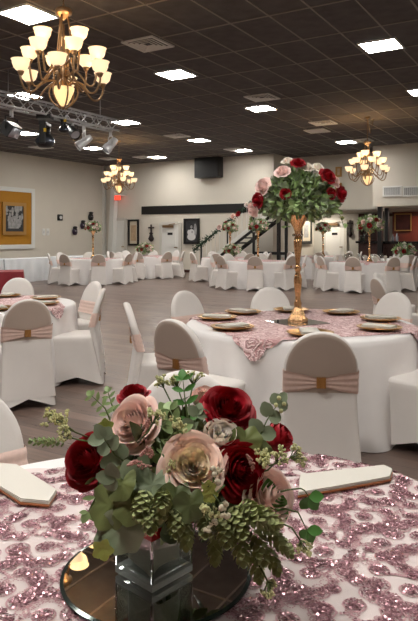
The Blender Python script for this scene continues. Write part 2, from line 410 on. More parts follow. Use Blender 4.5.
# framed pictures on back walls
r,w,h=wall_root('framed_print',129,219.5,139.5,245.5,'u',UB,.05)
tag(r,'black framed sepia print with a cream mat beside the corner door','picture')
frame_bars(w,h,.08,.06).build('frame',M['black'],r,smooth=False)
b=MB(); b.box((0,.01,0),(w-.12,.02,h-.12)); b.build('mat_board',M['mat_board'],r,smooth=False)
b=MB(); b.box((0,-.003,-.02),(w*.5,.01,h*.6)); blob(b,0,h*.15,w*.12,h*.07,-.012); blob(b,0,-h*.03,w*.16,h*.12,-.012); b.build('print',M['sepia'],r,smooth=False)
r,w,h=wall_root('framed_photograph',184.5,218.5,200,244,'u',UB-.08,.05)
tag(r,'black framed black-and-white portrait photograph of a person in white','picture')
frame_bars(w,h,.09,.06).build('frame',M['black'],r,smooth=False)
b=MB(); b.box((0,.01,0),(w-.14,.02,h-.14)); b.build('backing',M['grey_dark'],r,smooth=False)
b=MB(); blob(b,0,h*.17,w*.075,h*.065,-.010,mi=1); blob(b,0,h*.2,w*.1,h*.07,-.006,mi=2); blob(b,0,-h*.06,w*.2,h*.14,-.004); blob(b,0,-h*.22,w*.27,h*.14,-.008); blob(b,-w*.17,-h*.04,w*.09,h*.1,-.009); blob(b,w*.05,-h*.03,w*.06,h*.05,-.012,mi=1); blob(b,w*.24,h*.05,w*.1,h*.25,-.003,mi=1); b.build('print',[M['grey_light'],M['grey_mid'],M['black']],r,smooth=False)
r,w,h=wall_root('framed_drawing',300,218,310.5,244,'v',-9.8,.04)
tag(r,'black framed drawing in the recess behind the tall gold vase','picture')
frame_bars(w,h,.12,.06).build('frame',M['black'],r,smooth=False)
b=MB(); b.box((0,.01,0),(w-.2,.02,h-.2)); b.build('backing',M['mat_board'],r,smooth=False)
b=MB(); b.box((0,-.004,0),(w*.4,.01,h*.5)); blob(b,0,h*.1,w*.14,h*.08,-.012); b.build('print',M['grey_mid'],r,smooth=False)
for i,(xa,ya,xb,yb,lab) in enumerate(((336,167,342,177,'small gilt framed picture high on the wall beside the bulkhead'),(336,183,342,191,'small gilt framed picture low under another near the bulkhead'))):
    r,w,h=wall_root('small_framed_picture',xa,ya,xb,yb,'u',22.5,.04); tag(r,lab,'picture','small gilt pictures')
    frame_bars(w,h,.06,.05).build('frame',M['gold_frame'],r,smooth=False)
    b=MB(); b.box((0,.01,0),(w-.1,.02,h-.1)); b.build('print',M['sepia'],r,smooth=False)
for i,(x,y,u) in enumerate(((152,233,UB-.08),(350.5,228.5,25.0))):
    r,w,h=wall_root('wall_ornament',x-3,y-8.5,x+3,y+9.5,'u',u,.06)
    tag(r,('dark iron cross ornament on the wall beside the back door','dark carved cross ornament on the recess wall next to the bar')[i],'ornament')
    b=MB(); b.box((0,0,h*.25),(.06,.04,h*.5)); b.box((0,0,h*.32),(w*.95,.04,.06)); b.build('cross',M['iron'],r,smooth=False)
    b=MB(); b.lathe([(.001,-.46*h),(.2*w,-.42*h),(.42*w,-.3*h),(.3*w,-.18*h),(.18*w,-.06*h),(.28*w,.02*h),(.1*w,.08*h),(.001,.1*h)],12); b.build('body',M['iron'],r)
# black band and black box high on the back wall
v0,_=on_u(143,210,UB); v1=-9.82
b=MB(); b.box((0,0,0),(v1-v0,.1,.34)); o=b.build('wall_band',M['black'],smooth=False); o.location=W((v0+v1)/2,UB-.06,2.53); o.rotation_euler=(0,0,RZ); tag(o,'long black band across the back wall above the doors','wall band')
r,w,h=wall_root('speaker_box',195.5,157.5,219.5,177.5,'u',UB-.3,0); tag(r,'black square speaker box mounted high under the ceiling','speaker')
b=MB(); b.box((0,.1,0),(w,.36,h)); b.build('cabinet',M['black'],r,smooth=False)
b=MB(); b.box((0,-.09,0),(w*.92,.02,h*.9)); b.build('grille',M['lamp_black'],r,smooth=False)
# bulkhead air grille (two sections)
for i,(xa,xb) in enumerate(((383,402.2),(403,424))):
    r,w,h=wall_root('air_grille',xa,186,xb,196.5,'u',UB,.03); tag(r,('white air grille on the bulkhead, the section nearer the chandelier','white air grille on the bulkhead, the section reaching the picture edge')[i],'air grille','bulkhead air grilles')
    frame_bars(w,h,.05,.05).build('frame',M['white'],r,smooth=False)
    b=MB(); b.box((0,.02,0),(w-.08,.01,h-.08)); b.build('backing',M['louvre_dark'],r,smooth=False)
    b=MB()
    for k in range(9): b.box((-w/2+.06+(w-.12)*(k+.5)/9,0,0),(.045,.03,h-.1),Matrix.Rotation(.5,3,'Z'))
    b.build('louvre',M['louvre'],r,smooth=False)

# ---------------- bar
vL,_=on_u(356.5,250,21.6)
r=empty('bar_counter',W((vL+4)/2,21.9,0),RZ); tag(r,'dark wood bar counter with a black top under the bulkhead','bar counter')
wb=4-vL
b=MB(); b.box((0,.05,.6),(wb-.1,.6,1.2))
for k in range(9): b.box((-wb/2+.6+k*1.1,-.27,.62),(.9,.03,.9))
b.build('bar_front',M['bar_wood'],r,smooth=False)
b=MB(); b.box((0,0,1.24),(wb,.85,.07)); b.build('bar_top',M['bar_top'],r,smooth=False,bevel=.01)
vA,_=on_u(391,220,24.6)
r=empty('bar_panelling',W((vA+4.5)/2,24.75,0),RZ); tag(r,'reddish mahogany panel wall lit behind the bar','bar panelling')
wp=4.5-vA
b=MB(); b.box((0,.1,1.2),(wp,.1,2.40)); b.build('panelling',M['red_wood'],r,smooth=False)
b=MB()
for k in range(4): b.box((-wp/2+.7+k*1.9,.03,2.3),(1.7,.06,.12))
b.build('cornice',M['bar_wood'],r,smooth=False)
v0,_=on_u(358.5,220,24.5); v1,_=on_u(377,220,24.5)
r=empty('bar_cabinet',W((v0+v1)/2,24.7,0),RZ); tag(r,'dark wooden bottle cabinet behind the bar left of the posts','cabinet')
wc=v1-v0
b=MB(); b.box((0,.2,1.17),(wc,.06,2.34)); b.box((-wc/2+.03,0,1.17),(.06,.4,2.34)); b.box((wc/2-.03,0,1.17),(.06,.4,2.34)); b.box((0,0,2.31),(wc,.4,.08)); b.box((0,0,.45),(wc-.12,.38,.9)); b.build('carcass',M['bar_wood'],r,smooth=False)
for z in (1.3,1.75):
    b=MB(); b.box((0,0,z),(wc-.12,.36,.03)); b.build('shelf',M['bar_wood'],r,smooth=False)
r,w,h=wall_root('bar_artwork',394.5,213.5,411.5,231,'u',24.74,0); tag(r,'dark red artwork in a thin gold frame behind the bar','picture')
frame_bars(w,h,.04,.05).build('frame',M['gold_frame'],r,smooth=False)
b=MB(); b.box((0,.01,0),(w-.07,.02,h-.07)); b.build('canvas',M['art_dark'],r,smooth=False)
for i,(x0,x1) in enumerate(((378,382.3),(385.3,388.7))):
    v0,_=on_u(x0,230,(21.25,22.35)[i]); v1,_=on_u(x1,230,(21.25,22.35)[i])
    o=room_box('support_post',v0,v1,(21.25,22.35)[i]-.08,(21.25,22.35)[i]+.08,0,2.46,M['black'])
    tag(o,('black square post holding the bulkhead in front of the bar','black square post standing just behind the front post at the bar')[i],'post','bar posts')
for i,(x,hh,lab) in enumerate(((361,.27,'dark bottle on the bar top nearest the cabinet edge'),(364,.3,'tall dark bottle on the bar top beside another bottle'),(393,.24,'pale bottle on the bar top beside the posts'),(397,.28,'taller pale bottle on the bar top below the artwork'))):
    v,_=on_u(x,238,21.9)
    b=MB(); b.lathe([(.001,0),(.05,0),(.052,.03),(.052,hh*.6),(.02,hh*.78),(.018,hh),(.001,hh)],10)
    o=b.build('bottle',M['bottle'] if i<2 else M['lens']); o.location=W(v,21.9,1.276); tag(o,lab,'bottle','bottles on the bar')

# ---------------- stairs with garland
US=19.6
def SP(x,y): v,z=on_u(x,y,US); return v,z
vs0=-12.45; slope=.70; vtop=-8.95
rst=empty('staircase',W(vs0,US,0),RZ); tag(rst,'open black staircase with white edge rising along the back wall','staircase')
L=vtop-vs0; ang=math.atan(slope); hyp=L/math.cos(ang)
for yy,nm in ((0,'stringer'),(1.05,'stringer')):
    b=MB(); b.box((L/2,yy,L*slope/2-.05),(hyp,.05,.13),Matrix.Rotation(-ang,3,'Y')); b.build(nm,M['black'],rst,smooth=False)
b=MB(); b.box((L/2,-.035,L*slope/2+.06),(hyp,.03,.13),Matrix.Rotation(-ang,3,'Y')); b.build('stringer_edge',M['white'],rst,smooth=False)
for k in range(13):
    s=(k+.6)/13.2; b=MB(); b.box((L*s,.52,L*slope*s-.02),(.28,1.0,.05)); b.build('tread',M['black'],rst,smooth=False)
b=MB(); b.tube([(0.02,-.02,.92),(L,-.02,.92+L*slope)],.028,8); b.build('handrail',M['black'],rst)
for s in (.1,.42,.72,.99):
    b=MB(); b.box((L*s,-.02,L*slope*s+.45),(.05,.05,.95)); b.build('newel_post',M['black'],rst,smooth=False)
for k in range(18):
    s=.06+.9*k/17
    b=MB(); b.box((L*s,-.02,L*slope*s+.47),(.016,.016,.88)); b.build('baluster',M['white'],rst,smooth=False)
zl=L*slope
b=MB(); b.box((L+.75,.5,zl-.08),(1.5,1.25,.14)); b.build('landing',M['black'],rst,smooth=False)
for x in (279,286.5):
    v,_=SP(x,240); b=MB(); b.box((v-vs0,-.02,zl/2+.05),(.11 if x<280 else .08,.1,zl+.1)); b.build('landing_post',M['black'],rst,smooth=False)
va_,_=SP(254,250); vb_,_=SP(294,250)
b=MB(); b.box(((va_+vb_)/2-vs0,-.02,.86),(vb_-va_,.05,.1)); b.box(((va_+vb_)/2-vs0,-.02,.3),(vb_-va_,.05,.05)); b.box((va_-vs0,-.02,.8),(.08,.06,1.6)); b.build('guard_rail',M['black'],rst,smooth=False)

# ================================================================== foliage helpers
def leaf_patch(b, base, d, up, ln, wd, kind='oval', bend=.2, mi=0):
    d=Vector(d).normalized(); up=Vector(up); s=d.cross(up)
    if s.length<1e-4: s=d.orthogonal()
    s.normalize(); n=s.cross(d).normalized(); base=Vector(base)
    K=4; vs=[]; fs=[]
    for i in range(K+1):
        t=i/K
        if kind=='oval': w=math.sin(PI*min(1,t*.96+.02))**.8
        elif kind=='round': w=math.sin(PI*(t*.9+.08))**.5
        else: w=math.sin(PI*t**.7)
        w=max(.02,w)*wd/2
        p=base+d*ln*t - n*bend*ln*t*t
        vs+= [p-s*w+n*w*.25, p, p+s*w+n*w*.25]
    for i in range(K):
        for j in range(2):
            a=i*3+j; fs.append((a,a+1,a+4,a+3))
    b.add(vs,fs,mi)
def rand_dir(rnd):
    while True:
        p=Vector((rnd.uniform(-1,1),rnd.uniform(-1,1),rnd.uniform(-1,1)))
        if .05<p.length<1: return p.normalized()
def rose_mb(R, seed=0, openness=1.0, lod=5, core=None):
    rnd=random.Random(seed); b=MB()
    turns=7; hr=.34
    def heart(a,t):
        th=a*PI*turns; r=R*(.02+hr*a)*(.70+.30*t**2)+R*.03*t**3; top=.56-.10*a+.03*math.sin(th*1.7)
        return (r*math.cos(th),r*math.sin(th),R*(-.4+t*(top+.4)))
    b.grid(heart,max(14,lod*8),3,0 if core is None else 1)
    layers=[(3,.36,.47,1.25,.06),(4,.48,.44,1.0,.11),(4,.60,.36,1.0,.15),(5,.74,.26,.85,.19),(5,.88,.10,.80,.24),(6,1.0,-.08,.72,.26)]
    if lod<5: layers=[layers[0],layers[2],layers[3],layers[5]]
    if openness<.6: layers=[(3,.40,.60,1.3,.0),(3,.60,.46,1.35,.02),(3,.80,.22,1.35,.05)]
    for li,(n,rr,zt,ha,lip) in enumerate(layers):
        off=rnd.uniform(0,2)
        for k in range(n):
            th0=off+2*PI*k/n+rnd.uniform(-.12,.12); zz=zt+rnd.uniform(-.05,.05); rj=rr*rnd.uniform(.97,1.03); tw=rnd.uniform(-.1,.1)
            ph=rnd.uniform(0,6); tl=(.05 if openness>=.6 else .02)*rr
            def pet(a,t):
                u=2*a-1; th=th0+u*ha*(.45+.55*min(1,t*1.4))+tw*t
                r=rj*(math.sin(min(1,t*1.05)*PI/2)**.55)+tl*u + lip*t**4*(1+.2*math.sin(3*u+ph))*(1-.3*abs(u)**3)
                z=-.75+(zz+.75)*t-lip*.55*t**7 - .22*abs(u)**3*t*t - .03*math.sin(4*u+ph)*t
                return (R*r*math.cos(th),R*r*math.sin(th),R*z)
            b.grid(pet,lod,lod,1 if (core is not None and li<2) else 0)
    b.lathe([(.001,-.9*R),(.12*R,-.88*R),(.55*R,-.72*R),(.7*R,-.5*R)],10,mi=0)
    return b
def frame_to(d, roll=0.0):
    q=Vector(d).normalized().to_track_quat('Z','Y'); return q.to_matrix().to_4x4()@Matrix.Rotation(roll,4,'Z')

# garland on the stair rail
gar=empty('stair_garland',W(vs0,US-.03,0),RZ); tag(gar,'dark green garland with pink and red blooms along the stair rail','garland')
b=MB(); rnd=random.Random(8); b.tube([(L*.99*k/30,-.04+.012*math.sin(k),.91+L*slope*.99*k/30+.012*math.cos(k*1.7)) for k in range(31)],.018,6)
for i in range(620):
    s=rnd.random(); c=Vector((L*s*.99,-.04,.92+L*slope*s))+Vector((rnd.gauss(0,.03),rnd.gauss(0,.04),rnd.gauss(-.03,.055)))
    leaf_patch(b,c,rand_dir(rnd),rand_dir(rnd),rnd.uniform(.06,.11),.04)
b.build('garland_leaf',M['garland'],gar)
for i,s in enumerate((.34,.42,.50,.56,.66,.75,.84,.9)):
    m=('pale_pink','red_rose','blush_rose','red_rose','ivory_rose','red_rose','pale_pink','blush_rose')[i]
    o=rose_mb(.085,i,1,3).build('bloom',M[m],gar); o.matrix_basis=Matrix.Translation((L*s,-.12,.92+L*slope*s+.03*(-1)**i))@frame_to((.1,-1,.3)); o['label']={'red_rose':'red bloom','pale_pink':'pale pink bloom','blush_rose':'blush bloom','ivory_rose':'ivory bloom'}[m]

# ================================================================== CEILING FITTINGS
def snap(x,y):
    p=on_z(x,y,CEIL); v=p.x*CY-p.y*SY; u=min(p.x*SY+p.y*CY,19.6)
    return v,u
def light_panel(v,u,lab):
    r=empty('ceiling_light',W(v,u,CEIL),RZ); tag(r,lab,'ceiling light','square ceiling lights')
    frame_bars2=MB(); t=.03; w=.61
    for sx in(-1,1): frame_bars2.box((sx*(w/2-t/2),0,-.012),(t,w,.02)); frame_bars2.box((0,sx*(w/2-t/2),-.012),(w-2*t,t,.02))
    frame_bars2.build('frame',M['white'],r,smooth=False)
    b=MB(); b.box((0,0,-.008),(w-2*t,w-2*t,.012)); b.build('diffuser',M['panel'],r,smooth=False)
    return r
LIGHTS=[(28,14,'square lit ceiling panel largest in view, above the near chandelier'),(176,74,'square lit ceiling panel below the slatted vent, mid ceiling'),(381,45,'square lit ceiling panel high on the bar side of the hall'),
 (261,108,'square lit ceiling panel just below a slatted vent, above the tall roses'),(424,91,'square lit ceiling panel cut off by the picture edge'),(126,122,'square lit ceiling panel beyond the end of the lighting truss'),
 (199,140,'square lit ceiling panel between the truss and the black speaker box'),(160,157.6,'square lit ceiling panel near the back wall beside the far chandelier'),(251,152.3,'square lit ceiling panel near the back wall beside the speaker box'),
 (356,145.5,'square lit ceiling panel just behind the bar-side chandelier'),(24,95.5,'square lit ceiling panel behind the lattice of the truss'),(26,133,'square lit ceiling panel seen between the first stage lights'),(93,148,'square lit ceiling panel seen between the silver stage lights')]
for x,y,lab in LIGHTS:
    v,u=snap(x,y); light_panel(v,u,lab)
for i,(v,u) in enumerate(((-1.1,3.2),(-4.2,2.9),(-7.2,2.9),(2.3,4.1),(-.9,-.2),(-2.3,.6),(-10.4,2.9),(2.9,14.5),(2.9,8.4),(-13.5,5.3))):  # unseen ceiling panels added as fill light
    light_panel(v,u,'added square ceiling panel out of view, fill light for the hall')
for i,v in enumerate((-9.15,-4.7,-2.6)):  # downlights added out of view to brighten the recess and bar
    r=empty('added_downlight',W(v,24.1,2.42),RZ); tag(r,('added unseen downlight under the soffit behind the tall roses','added unseen downlight over the bar beside the posts','added unseen downlight over the bar by the artwork')[i],'downlight','added recess downlights')
    b=MB(); b.open_lathe([(.13,-.004),(.17,-.006),(.17,0)],24); b.build('trim_ring',M['white'],r)
    b=MB(); b.disc(.135,-.003,24); b.build('diffuser',M['spot'],r,smooth=False)
def vent(x,y,lab,slats=True):
    v,u=snap(x,y); r=empty('ceiling_vent',W(v,u,CEIL),RZ); tag(r,lab,'ceiling vent','ceiling vents')
    w=.61; b=MB(); t=.04
    for sx in(-1,1): b.box((sx*(w/2-t/2),0,-.014),(t,w,.024)); b.box((0,sx*(w/2-t/2),-.014),(w-2*t,t,.024))
    b.build('frame',M['white'],r,smooth=False)
    if slats:
        b=MB(); b.box((0,0,-.004),(w-.08,w-.08,.006)); b.build('backing',M['louvre_dark'],r,smooth=False)
        b=MB()
        for k in range(4):
            s=.26-.06*k
            for sx in(-1,1):
                b.box((sx*s,0,-.016),(.034,2*s,.008),Matrix.Rotation(.3*sx,3,'Y')); b.box((0,sx*s,-.016),(2*s,.034,.008),Matrix.Rotation(-.3*sx,3,'X'))
        b.build('louvre',M['white'],r,smooth=False)
    else:
        b=MB(); b.box((0,0,-.01),(w-.08,w-.08,.012)); b.build('panel',M['grey_light'],r,smooth=False)
vent(148,43.5,'square slatted ceiling vent, largest, beside the near chandelier')
vent(262,97,'square slatted ceiling vent directly above a lit panel')
vent(177,135.5,'square slatted ceiling vent in mid ceiling beyond the truss end')
vent(323,122.5,'square slatted ceiling vent beside a plain white panel')
vent(317,130.5,'plain white ceiling panel next to a slatted vent',False)
vent(235,149.3,'square slatted ceiling vent near the back wall by the speaker box')
vent(143,157,'square slatted ceiling vent near the back wall by the far chandelier')
vent(109,158.5,'square slatted ceiling vent right above the far chandelier')
vent(41,147,'square slatted ceiling vent under the moving stage light')
vent(362,140,'square slatted ceiling vent behind the bar-side chandelier hook')

# ---------------- chandeliers
def make_chandelier():
    r=empty('chandelier')                   # origin on the vertical axis, height of the lamp body's foot (z=0 ~ bowl tip)
    b=MB(); b.lathe([(.001,.0),(.012,-.03),(.03,.02),(.055,.12),(.075,.2),(.06,.25),(.035,.3),(.05,.36),(.06,.42),(.03,.5),(.022,.62),(.03,.72),(.02,.8),(.016,.95),(.001,.96)],14); b.xform(Matrix.Diagonal((.72,.72,1,1)))
    b.build('body',M['bronze'],r)
    b=MB(); b.open_lathe([(.012,.0),(.045,.03),(.085,.1),(.12,.19),(.125,.22)],20); b.build('bowl_shade',M['shade_bowl'],r)
    b=MB()
    for k in range(6):
        a=2*PI*k/6; c,s=math.cos(a),math.sin(a)
        pts=[]
        for t in np.linspace(0,1,9): pts.append((c*(.03+.14*math.sin(PI*t)**.8),s*(.03+.14*math.sin(PI*t)**.8),-.02+.36*t))
        b.tube(pts,.010,6)
    b.build('bowl_cage',M['bronze'],r)
    b=MB(); b.lathe([(.001,1.14),(.085,1.13),(.1,1.1),(.095,1.07),(.06,1.05),(.03,1.02),(.001,1.0)],18); b.build('crown',M['bronze'],r)
    for k in range(3):
        a=2*PI*k/3+.4; c,s=math.cos(a),math.sin(a)
        b=MB(); b.tube([(c*.05,s*.05,1.06),(c*.07,s*.07,.9),(c*.1,s*.1,.7),(c*.15,s*.15,.52)],.012,6); b.build('rod',M['bronze'],r)
    tiers=[(3,.24,.73,math.radians(90+0),.46),(6,.39,.545,math.radians(0),.32),(6,.50,.335,math.radians(-84),.20)]
    shade_prof=[(.025,0),(.05,.012),(.078,.04),(.092,.08),(.098,.12),(.108,.13)]
    sm=MB(); sm.open_lathe(shade_prof,16); bm=MB(); bm.ball((0,0,.07),.026,8,5); cm=MB(); cm.lathe([(.001,-.05),(.018,-.045),(.034,-.02),(.04,.0),(.03,.012),(.001,.012)],10)
    me_s=me_b=me_c=None
    for (n,R,z,a0,zb) in tiers:
        for k in range(n):
            a=a0+2*PI*k/n; c,s=math.cos(a),math.sin(a)
            P=[(.04,zb+.02),(.12,zb+.09),(R*.5,zb+.04),(R*.72,zb-.07),(R*.9,zb-.06),(R*1.0,z-.09),(R,z-.02)]
            # smooth the arm curve
            pts=[]
            for i in range(len(P)-1):
                p0=P[max(0,i-1)];p1=P[i];p2=P[i+1];p3=P[min(len(P)-1,i+2)]
                for t in (0,.33,.66):
                    q=[.5*((2*p1[j])+(-p0[j]+p2[j])*t+(2*p0[j]-5*p1[j]+4*p2[j]-p3[j])*t*t+(-p0[j]+3*p1[j]-3*p2[j]+p3[j])*t**3) for j in(0,1)]
                    pts.append((c*q[0],s*q[0],q[1]))
            pts.append((c*R,s*R,z-.02))
            b=MB(); b.tube(pts,.0125,7); arm=b.build('arm',M['bronze'],r)
            if me_s is None:
                so=sm.build('lamp_shade',M['shade'],arm); bo=bm.build('bulb',M['bulb'],arm); co=cm.build('socket_cup',M['bronze'],arm)
                me_s,me_b,me_c=so.data,bo.data,co.data
            else:
                so=bpy.data.objects.new('lamp_shade',me_s); bo=bpy.data.objects.new('bulb',me_b); co=bpy.data.objects.new('socket_cup',me_c)
                for q in(so,bo,co): COL.objects.link(q); q.parent=arm
            for q in(so,bo,co): q.location=(c*R,s*R,z)
    return r
def chain(parent,x0,z0,z1):
    b=MB(); n=max(3,int((z1-z0)/.05)); dz=(z1-z0)/n
    for k in range(n):
        zc=z0+dz*(k+.5); rot=Matrix.Rotation(PI/2*(k%2),3,'Z'); pts=[]
        for j in range(9):
            a=2*PI*j/8; p=rot@Vector((.014*math.cos(a),0,.032*math.sin(a))); pts.append(p+Vector((x0,0,zc)))
        b.tube(pts,.005,5,cap=False)
    b.build('chain',M['bronze'],parent)
    b=MB(); b.lathe([(.001,z1),(.07,z1),(.06,z1-.03),(.02,z1-.05),(.001,z1-.05)],14,c=(x0,0,0)); b.build('ceiling_plate',M['bronze'],parent)
ch=make_chandelier()
ch2=copy_tree(ch); ch3=copy_tree(ch)
for o,(x,yb,d),lab in ((ch,(63.5,107,7.15),'brass chandelier with cream glass shades, largest and nearest, under the truss'),(ch2,(119,193,20.0),'brass chandelier with lit cream shades near the far corner door'),(ch3,(367.5,185,16.0),'brass chandelier with lit cream shades hanging before the bulkhead')):
    p=at(x,yb,d); o.location=p; tag(o,lab,'chandelier','brass chandeliers')
    chain(o,0,1.13,CEIL-p.z)
ch2.rotation_euler=(0,0,.3); ch3.rotation_euler=(0,0,.55)
# bar-side chandelier: swag hook
b=MB(); b.tube([(0,0,CEIL-ch3.location.z-.05),(.1,-.0,CEIL-ch3.location.z-.42),(.22,0,CEIL-ch3.location.z-.03)],.008,5); b.build('swag_cord',M['bronze'],ch3)

# ---------------- lighting truss and stage lights
VT=-9.07
ts=empty('lighting_truss',W(VT,8.9,3.95),RZ+PI/2)   # local x runs along the hall
tag(ts,'silver lattice lighting truss hung below the dark ceiling','truss')
x0,x1=-3.4,2.05; hw=.115
for sy in(-1,1):
    for sz in(-1,1):
        b=MB(); b.tube([(x0,sy*hw,sz*hw),(x1,sy*hw,sz*hw)],.022,8); b.build('chord',M['silver'],ts)
b=MB(); n=22; st=(x1-x0)/n
for i in range(n):
    a=x0+i*st; up=1 if i%2 else -1
    for sy in(-1,1): b.tube([(a,sy*hw,-up*hw),(a+st,sy*hw,up*hw)],.011,6)
    for sz in(-1,1): b.tube([(a,-up*hw,sz*hw),(a+st,up*hw,sz*hw)],.009,6)
b.build('lacing',M['silver'],ts)
for x in (x1-.5,-1.0,x0+.5):
    b=MB(); b.tube([(x,0,hw),(x,0,CEIL-3.95)],.008,6); b.build('hanging_wire',M['silver'],ts)
def truss_pt(x,y): u,z=on_v(x,y,VT); return u,z
def par_can(x,y,aim,m,lab,ln=.32,rad=.10,box=False):
    u,z=truss_pt(x,y); r=empty('stage_light',W(VT,u,z)); tag(r,lab,'stage light','stage lights on the truss')
    d=Vector(aim).normalized(); Rm=frame_to(d).to_3x3()
    b=MB()
    if box: b.box((0,0,0),(.34,.24,.20),Rm); b.box(tuple(Rm@Vector((0,0,-.13))),(.24,.16,.08),Rm)
    else: b.lathe([(.001,-ln*.55),(rad*.6,-ln*.53),(rad*.8,-ln*.35),(rad*.85,ln*.1),(rad,ln*.2),(rad*1.05,ln*.5),(rad*.95,ln*.5),(rad*.9,ln*.42),(.001,ln*.4)],18,rot=Rm)
    b.build('housing',m,r,auto=40)
    b=MB()
    if box: b.box(tuple(Rm@Vector((0,0,.105))),(.30,.20,.012),Rm)
    else: b.disc(rad*.88,ln*.44,18,Rm)
    b.build('lens',M['lens'],r)
    s=Rm@Vector((1,0,0)); hh=3.95-hw-z
    side=Vector((s.x,s.y,0)); side=side.normalized() if side.length>.1 else Vector((1,0,0))
    rr=.2 if box else rad*1.15
    b=MB(); b.tube([side*rr,side*rr+Vector((0,0,max(.12,hh*.55))),Vector((0,0,max(.14,hh*.62))),-side*rr+Vector((0,0,max(.12,hh*.55))),-side*rr],.014,6); b.build('yoke',m if m is M['lamp_black'] else M['silver'],r)
    b=MB(); b.box((0,0,max(.16,hh*.8)),(.06,.05,max(.1,hh*.45))); b.tube([(-.05,0,hh+.02),(.05,0,hh+.02)],.045,10); b.build('clamp',M['silver'],r,smooth=False)
    return r
par_can(11.5,130,(.75,-.2,-.62),M['lamp_black'],'black box stage light with a pale front, first on the truss',box=True)
def moving_head(x,y,lab,k=1.0):
    u,z=truss_pt(x,y); r=empty('moving_head_light',W(VT,u,z)); tag(r,lab,'stage light','stage lights on the truss')
    hh=3.95-hw-z
    b=MB(); b.lathe([(.001,-.13*k),(.1*k,-.125*k),(.16*k,-.07*k),(.17*k,-.03*k),(.14*k,.04*k),(.09*k,.11*k),(.001,.13*k)],20); b.build('head',M['lamp_black'],r)
    b=MB(); b.open_lathe([(.145*k,-.086*k),(.172*k,-.05*k),(.174*k,-.03*k),(.15*k,.02*k)],20); b.build('lens',M['lens_dark'],r)
    b=MB(); b.box((.0,.17*k,.1),(.1*k,.05,.34*k)); b.box((0,-.17*k,.1),(.1*k,.05,.34*k)); b.box((0,0,.27*k),(.12*k,.38*k,.08)); b.build('yoke',M['lamp_black'],r,smooth=False,bevel=.015)
    b=MB(); b.box((0,0,(hh+.27*k)/2+.05),(.24*k,.24*k,max(.08,hh-.36*k))); b.tube([(-.06,0,hh+.02),(.06,0,hh+.02)],.05,10); b.build('base',M['lamp_black'],r,smooth=False)
    b=MB(); b.box((.06,-.2*k,.16),(.05,.01,.07)); b.build('sticker',M['yellow'],r,smooth=False)
    return r
moving_head(45,140,'black moving head stage light with domed face and yellow sticker',1.15)
moving_head(63.5,129,'small black moving head stage light, second along the truss',.62)
par_can(72.5,131,(.5,-.55,-.6),M['lamp_black'],'black par stage light beside the silver ones on the truss',.34,.11)
par_can(84,142,(-.72,-.3,-.62),M['silver'],'silver par can stage light, the nearer of two on the truss',.36,.10)
par_can(110.5,145,(-.6,-.35,-.75),M['silver'],'silver par can stage light at the far end of the truss',.36,.11)

# ================================================================== TABLES, CLOTHS
TR=.93
def cloth_mb(R=TR,seed=0,zt=.75,n=144,folds=17):
    rnd=random.Random(seed); ph=[rnd.uniform(0,6.28) for _ in range(3)]
    rows=[(.0,zt),(.4,zt),(.75,zt),(.95,zt),(.985,zt-.004),(1.0,zt-.016),(1.006,zt-.05)]+[(1.008,zt-.05-(zt-.055)*t) for t in (.1,.22,.36,.52,.68,.84,1.0)]
    b=MB()
    def fn(a,j):
        i=int(round(j*(len(rows)-1))); r,z=rows[i]; th=2*PI*a
        dep=max(0,(zt-.05-z)/(zt-.05))
        w=math.cos(folds*th+ph[0]+1.1*math.sin(3*th+ph[1]))
        w=(abs(w)**.8)*(1 if w>0 else -1)
        rr=R*r+ dep**.8*(.030+.036*w+.015*math.sin(5*th+ph[2]))
        return (max(rr,1e-4)*math.cos(th),max(rr,1e-4)*math.sin(th),z)
    b.grid(fn,n,len(rows)-1,wrap=True); return b
def overlay_mb(half,rot,R=TR,zt=.7535,n=56,scal=.02):
    b=MB(); c,s=math.cos(rot),math.sin(rot)
    def fn(a,t):
        x=(2*a-1)*half; y=(2*t-1)*half
        if a in(0,1): x+= (scal*abs(math.sin(t*PI*11))-scal)*(1 if a==1 else -1)
        if t in(0,1): y+= (scal*abs(math.sin(a*PI*11))-scal)*(1 if t==1 else -1)
        X=c*x-s*y; Y=s*x+c*y; r=math.hypot(X,Y); Re=R*1.0
        if r<Re: return (X,Y,zt+ .002)
        e=r-Re; th=math.atan2(Y,X); rb=.02
        if e<rb*PI/2: q=e/rb; rr=Re+rb*math.sin(q); z=zt-rb*(1-math.cos(q))
        else: rr=Re+rb+.16*(e-rb*PI/2)+.012*math.sin(14*th); z=zt-rb-(e-rb*PI/2)
        return (rr*math.cos(th),rr*math.sin(th),z+.002)
    b.grid(fn,n,n); return b
TABLES={}
def table(key,cx,cy,lab,seed,overlay_rot=None,ov_lab=None,proto=None,half=.76,rot=0):
    if proto is None:
        o=cloth_mb(seed=seed).build('tablecloth',M['cloth'])
    else:
        o=proto.copy(); COL.objects.link(o)
    o.location=(cx,cy,.0); o.rotation_euler=(0,0,rot); tag(o,lab,'tablecloth','white round tablecloths')
    TABLES[key]=(cx,cy)
    ov=None
    if overlay_rot is not None:
        ov=overlay_mb(half,math.radians(overlay_rot)).build('lace_overlay',M['lace'])
        ov.location=(cx,cy,0); tag(ov,ov_lab,'table overlay','lace table overlays')
    return o
FRONT=(-.08,1.165); MID=(.742,5.09); LEFT=(-2.35,6.5)
t0=table('front',*FRONT,'white cloth on the nearest table, mostly hidden under sequined lace',1)
table('mid',*MID,'white round cloth under the pink lace and tall gold vase in mid hall',2,-117+45,'pink rosette lace overlay draped on the mid table with the tall vase',half=.79)
table('left',*LEFT,'white round cloth on the table with chargers below the mustard panel',3,20,'pink lace overlay on the table cut by the picture edge')
far_proto=cloth_mb(seed=9,n=72,folds=12).build('tablecloth',M['cloth'])
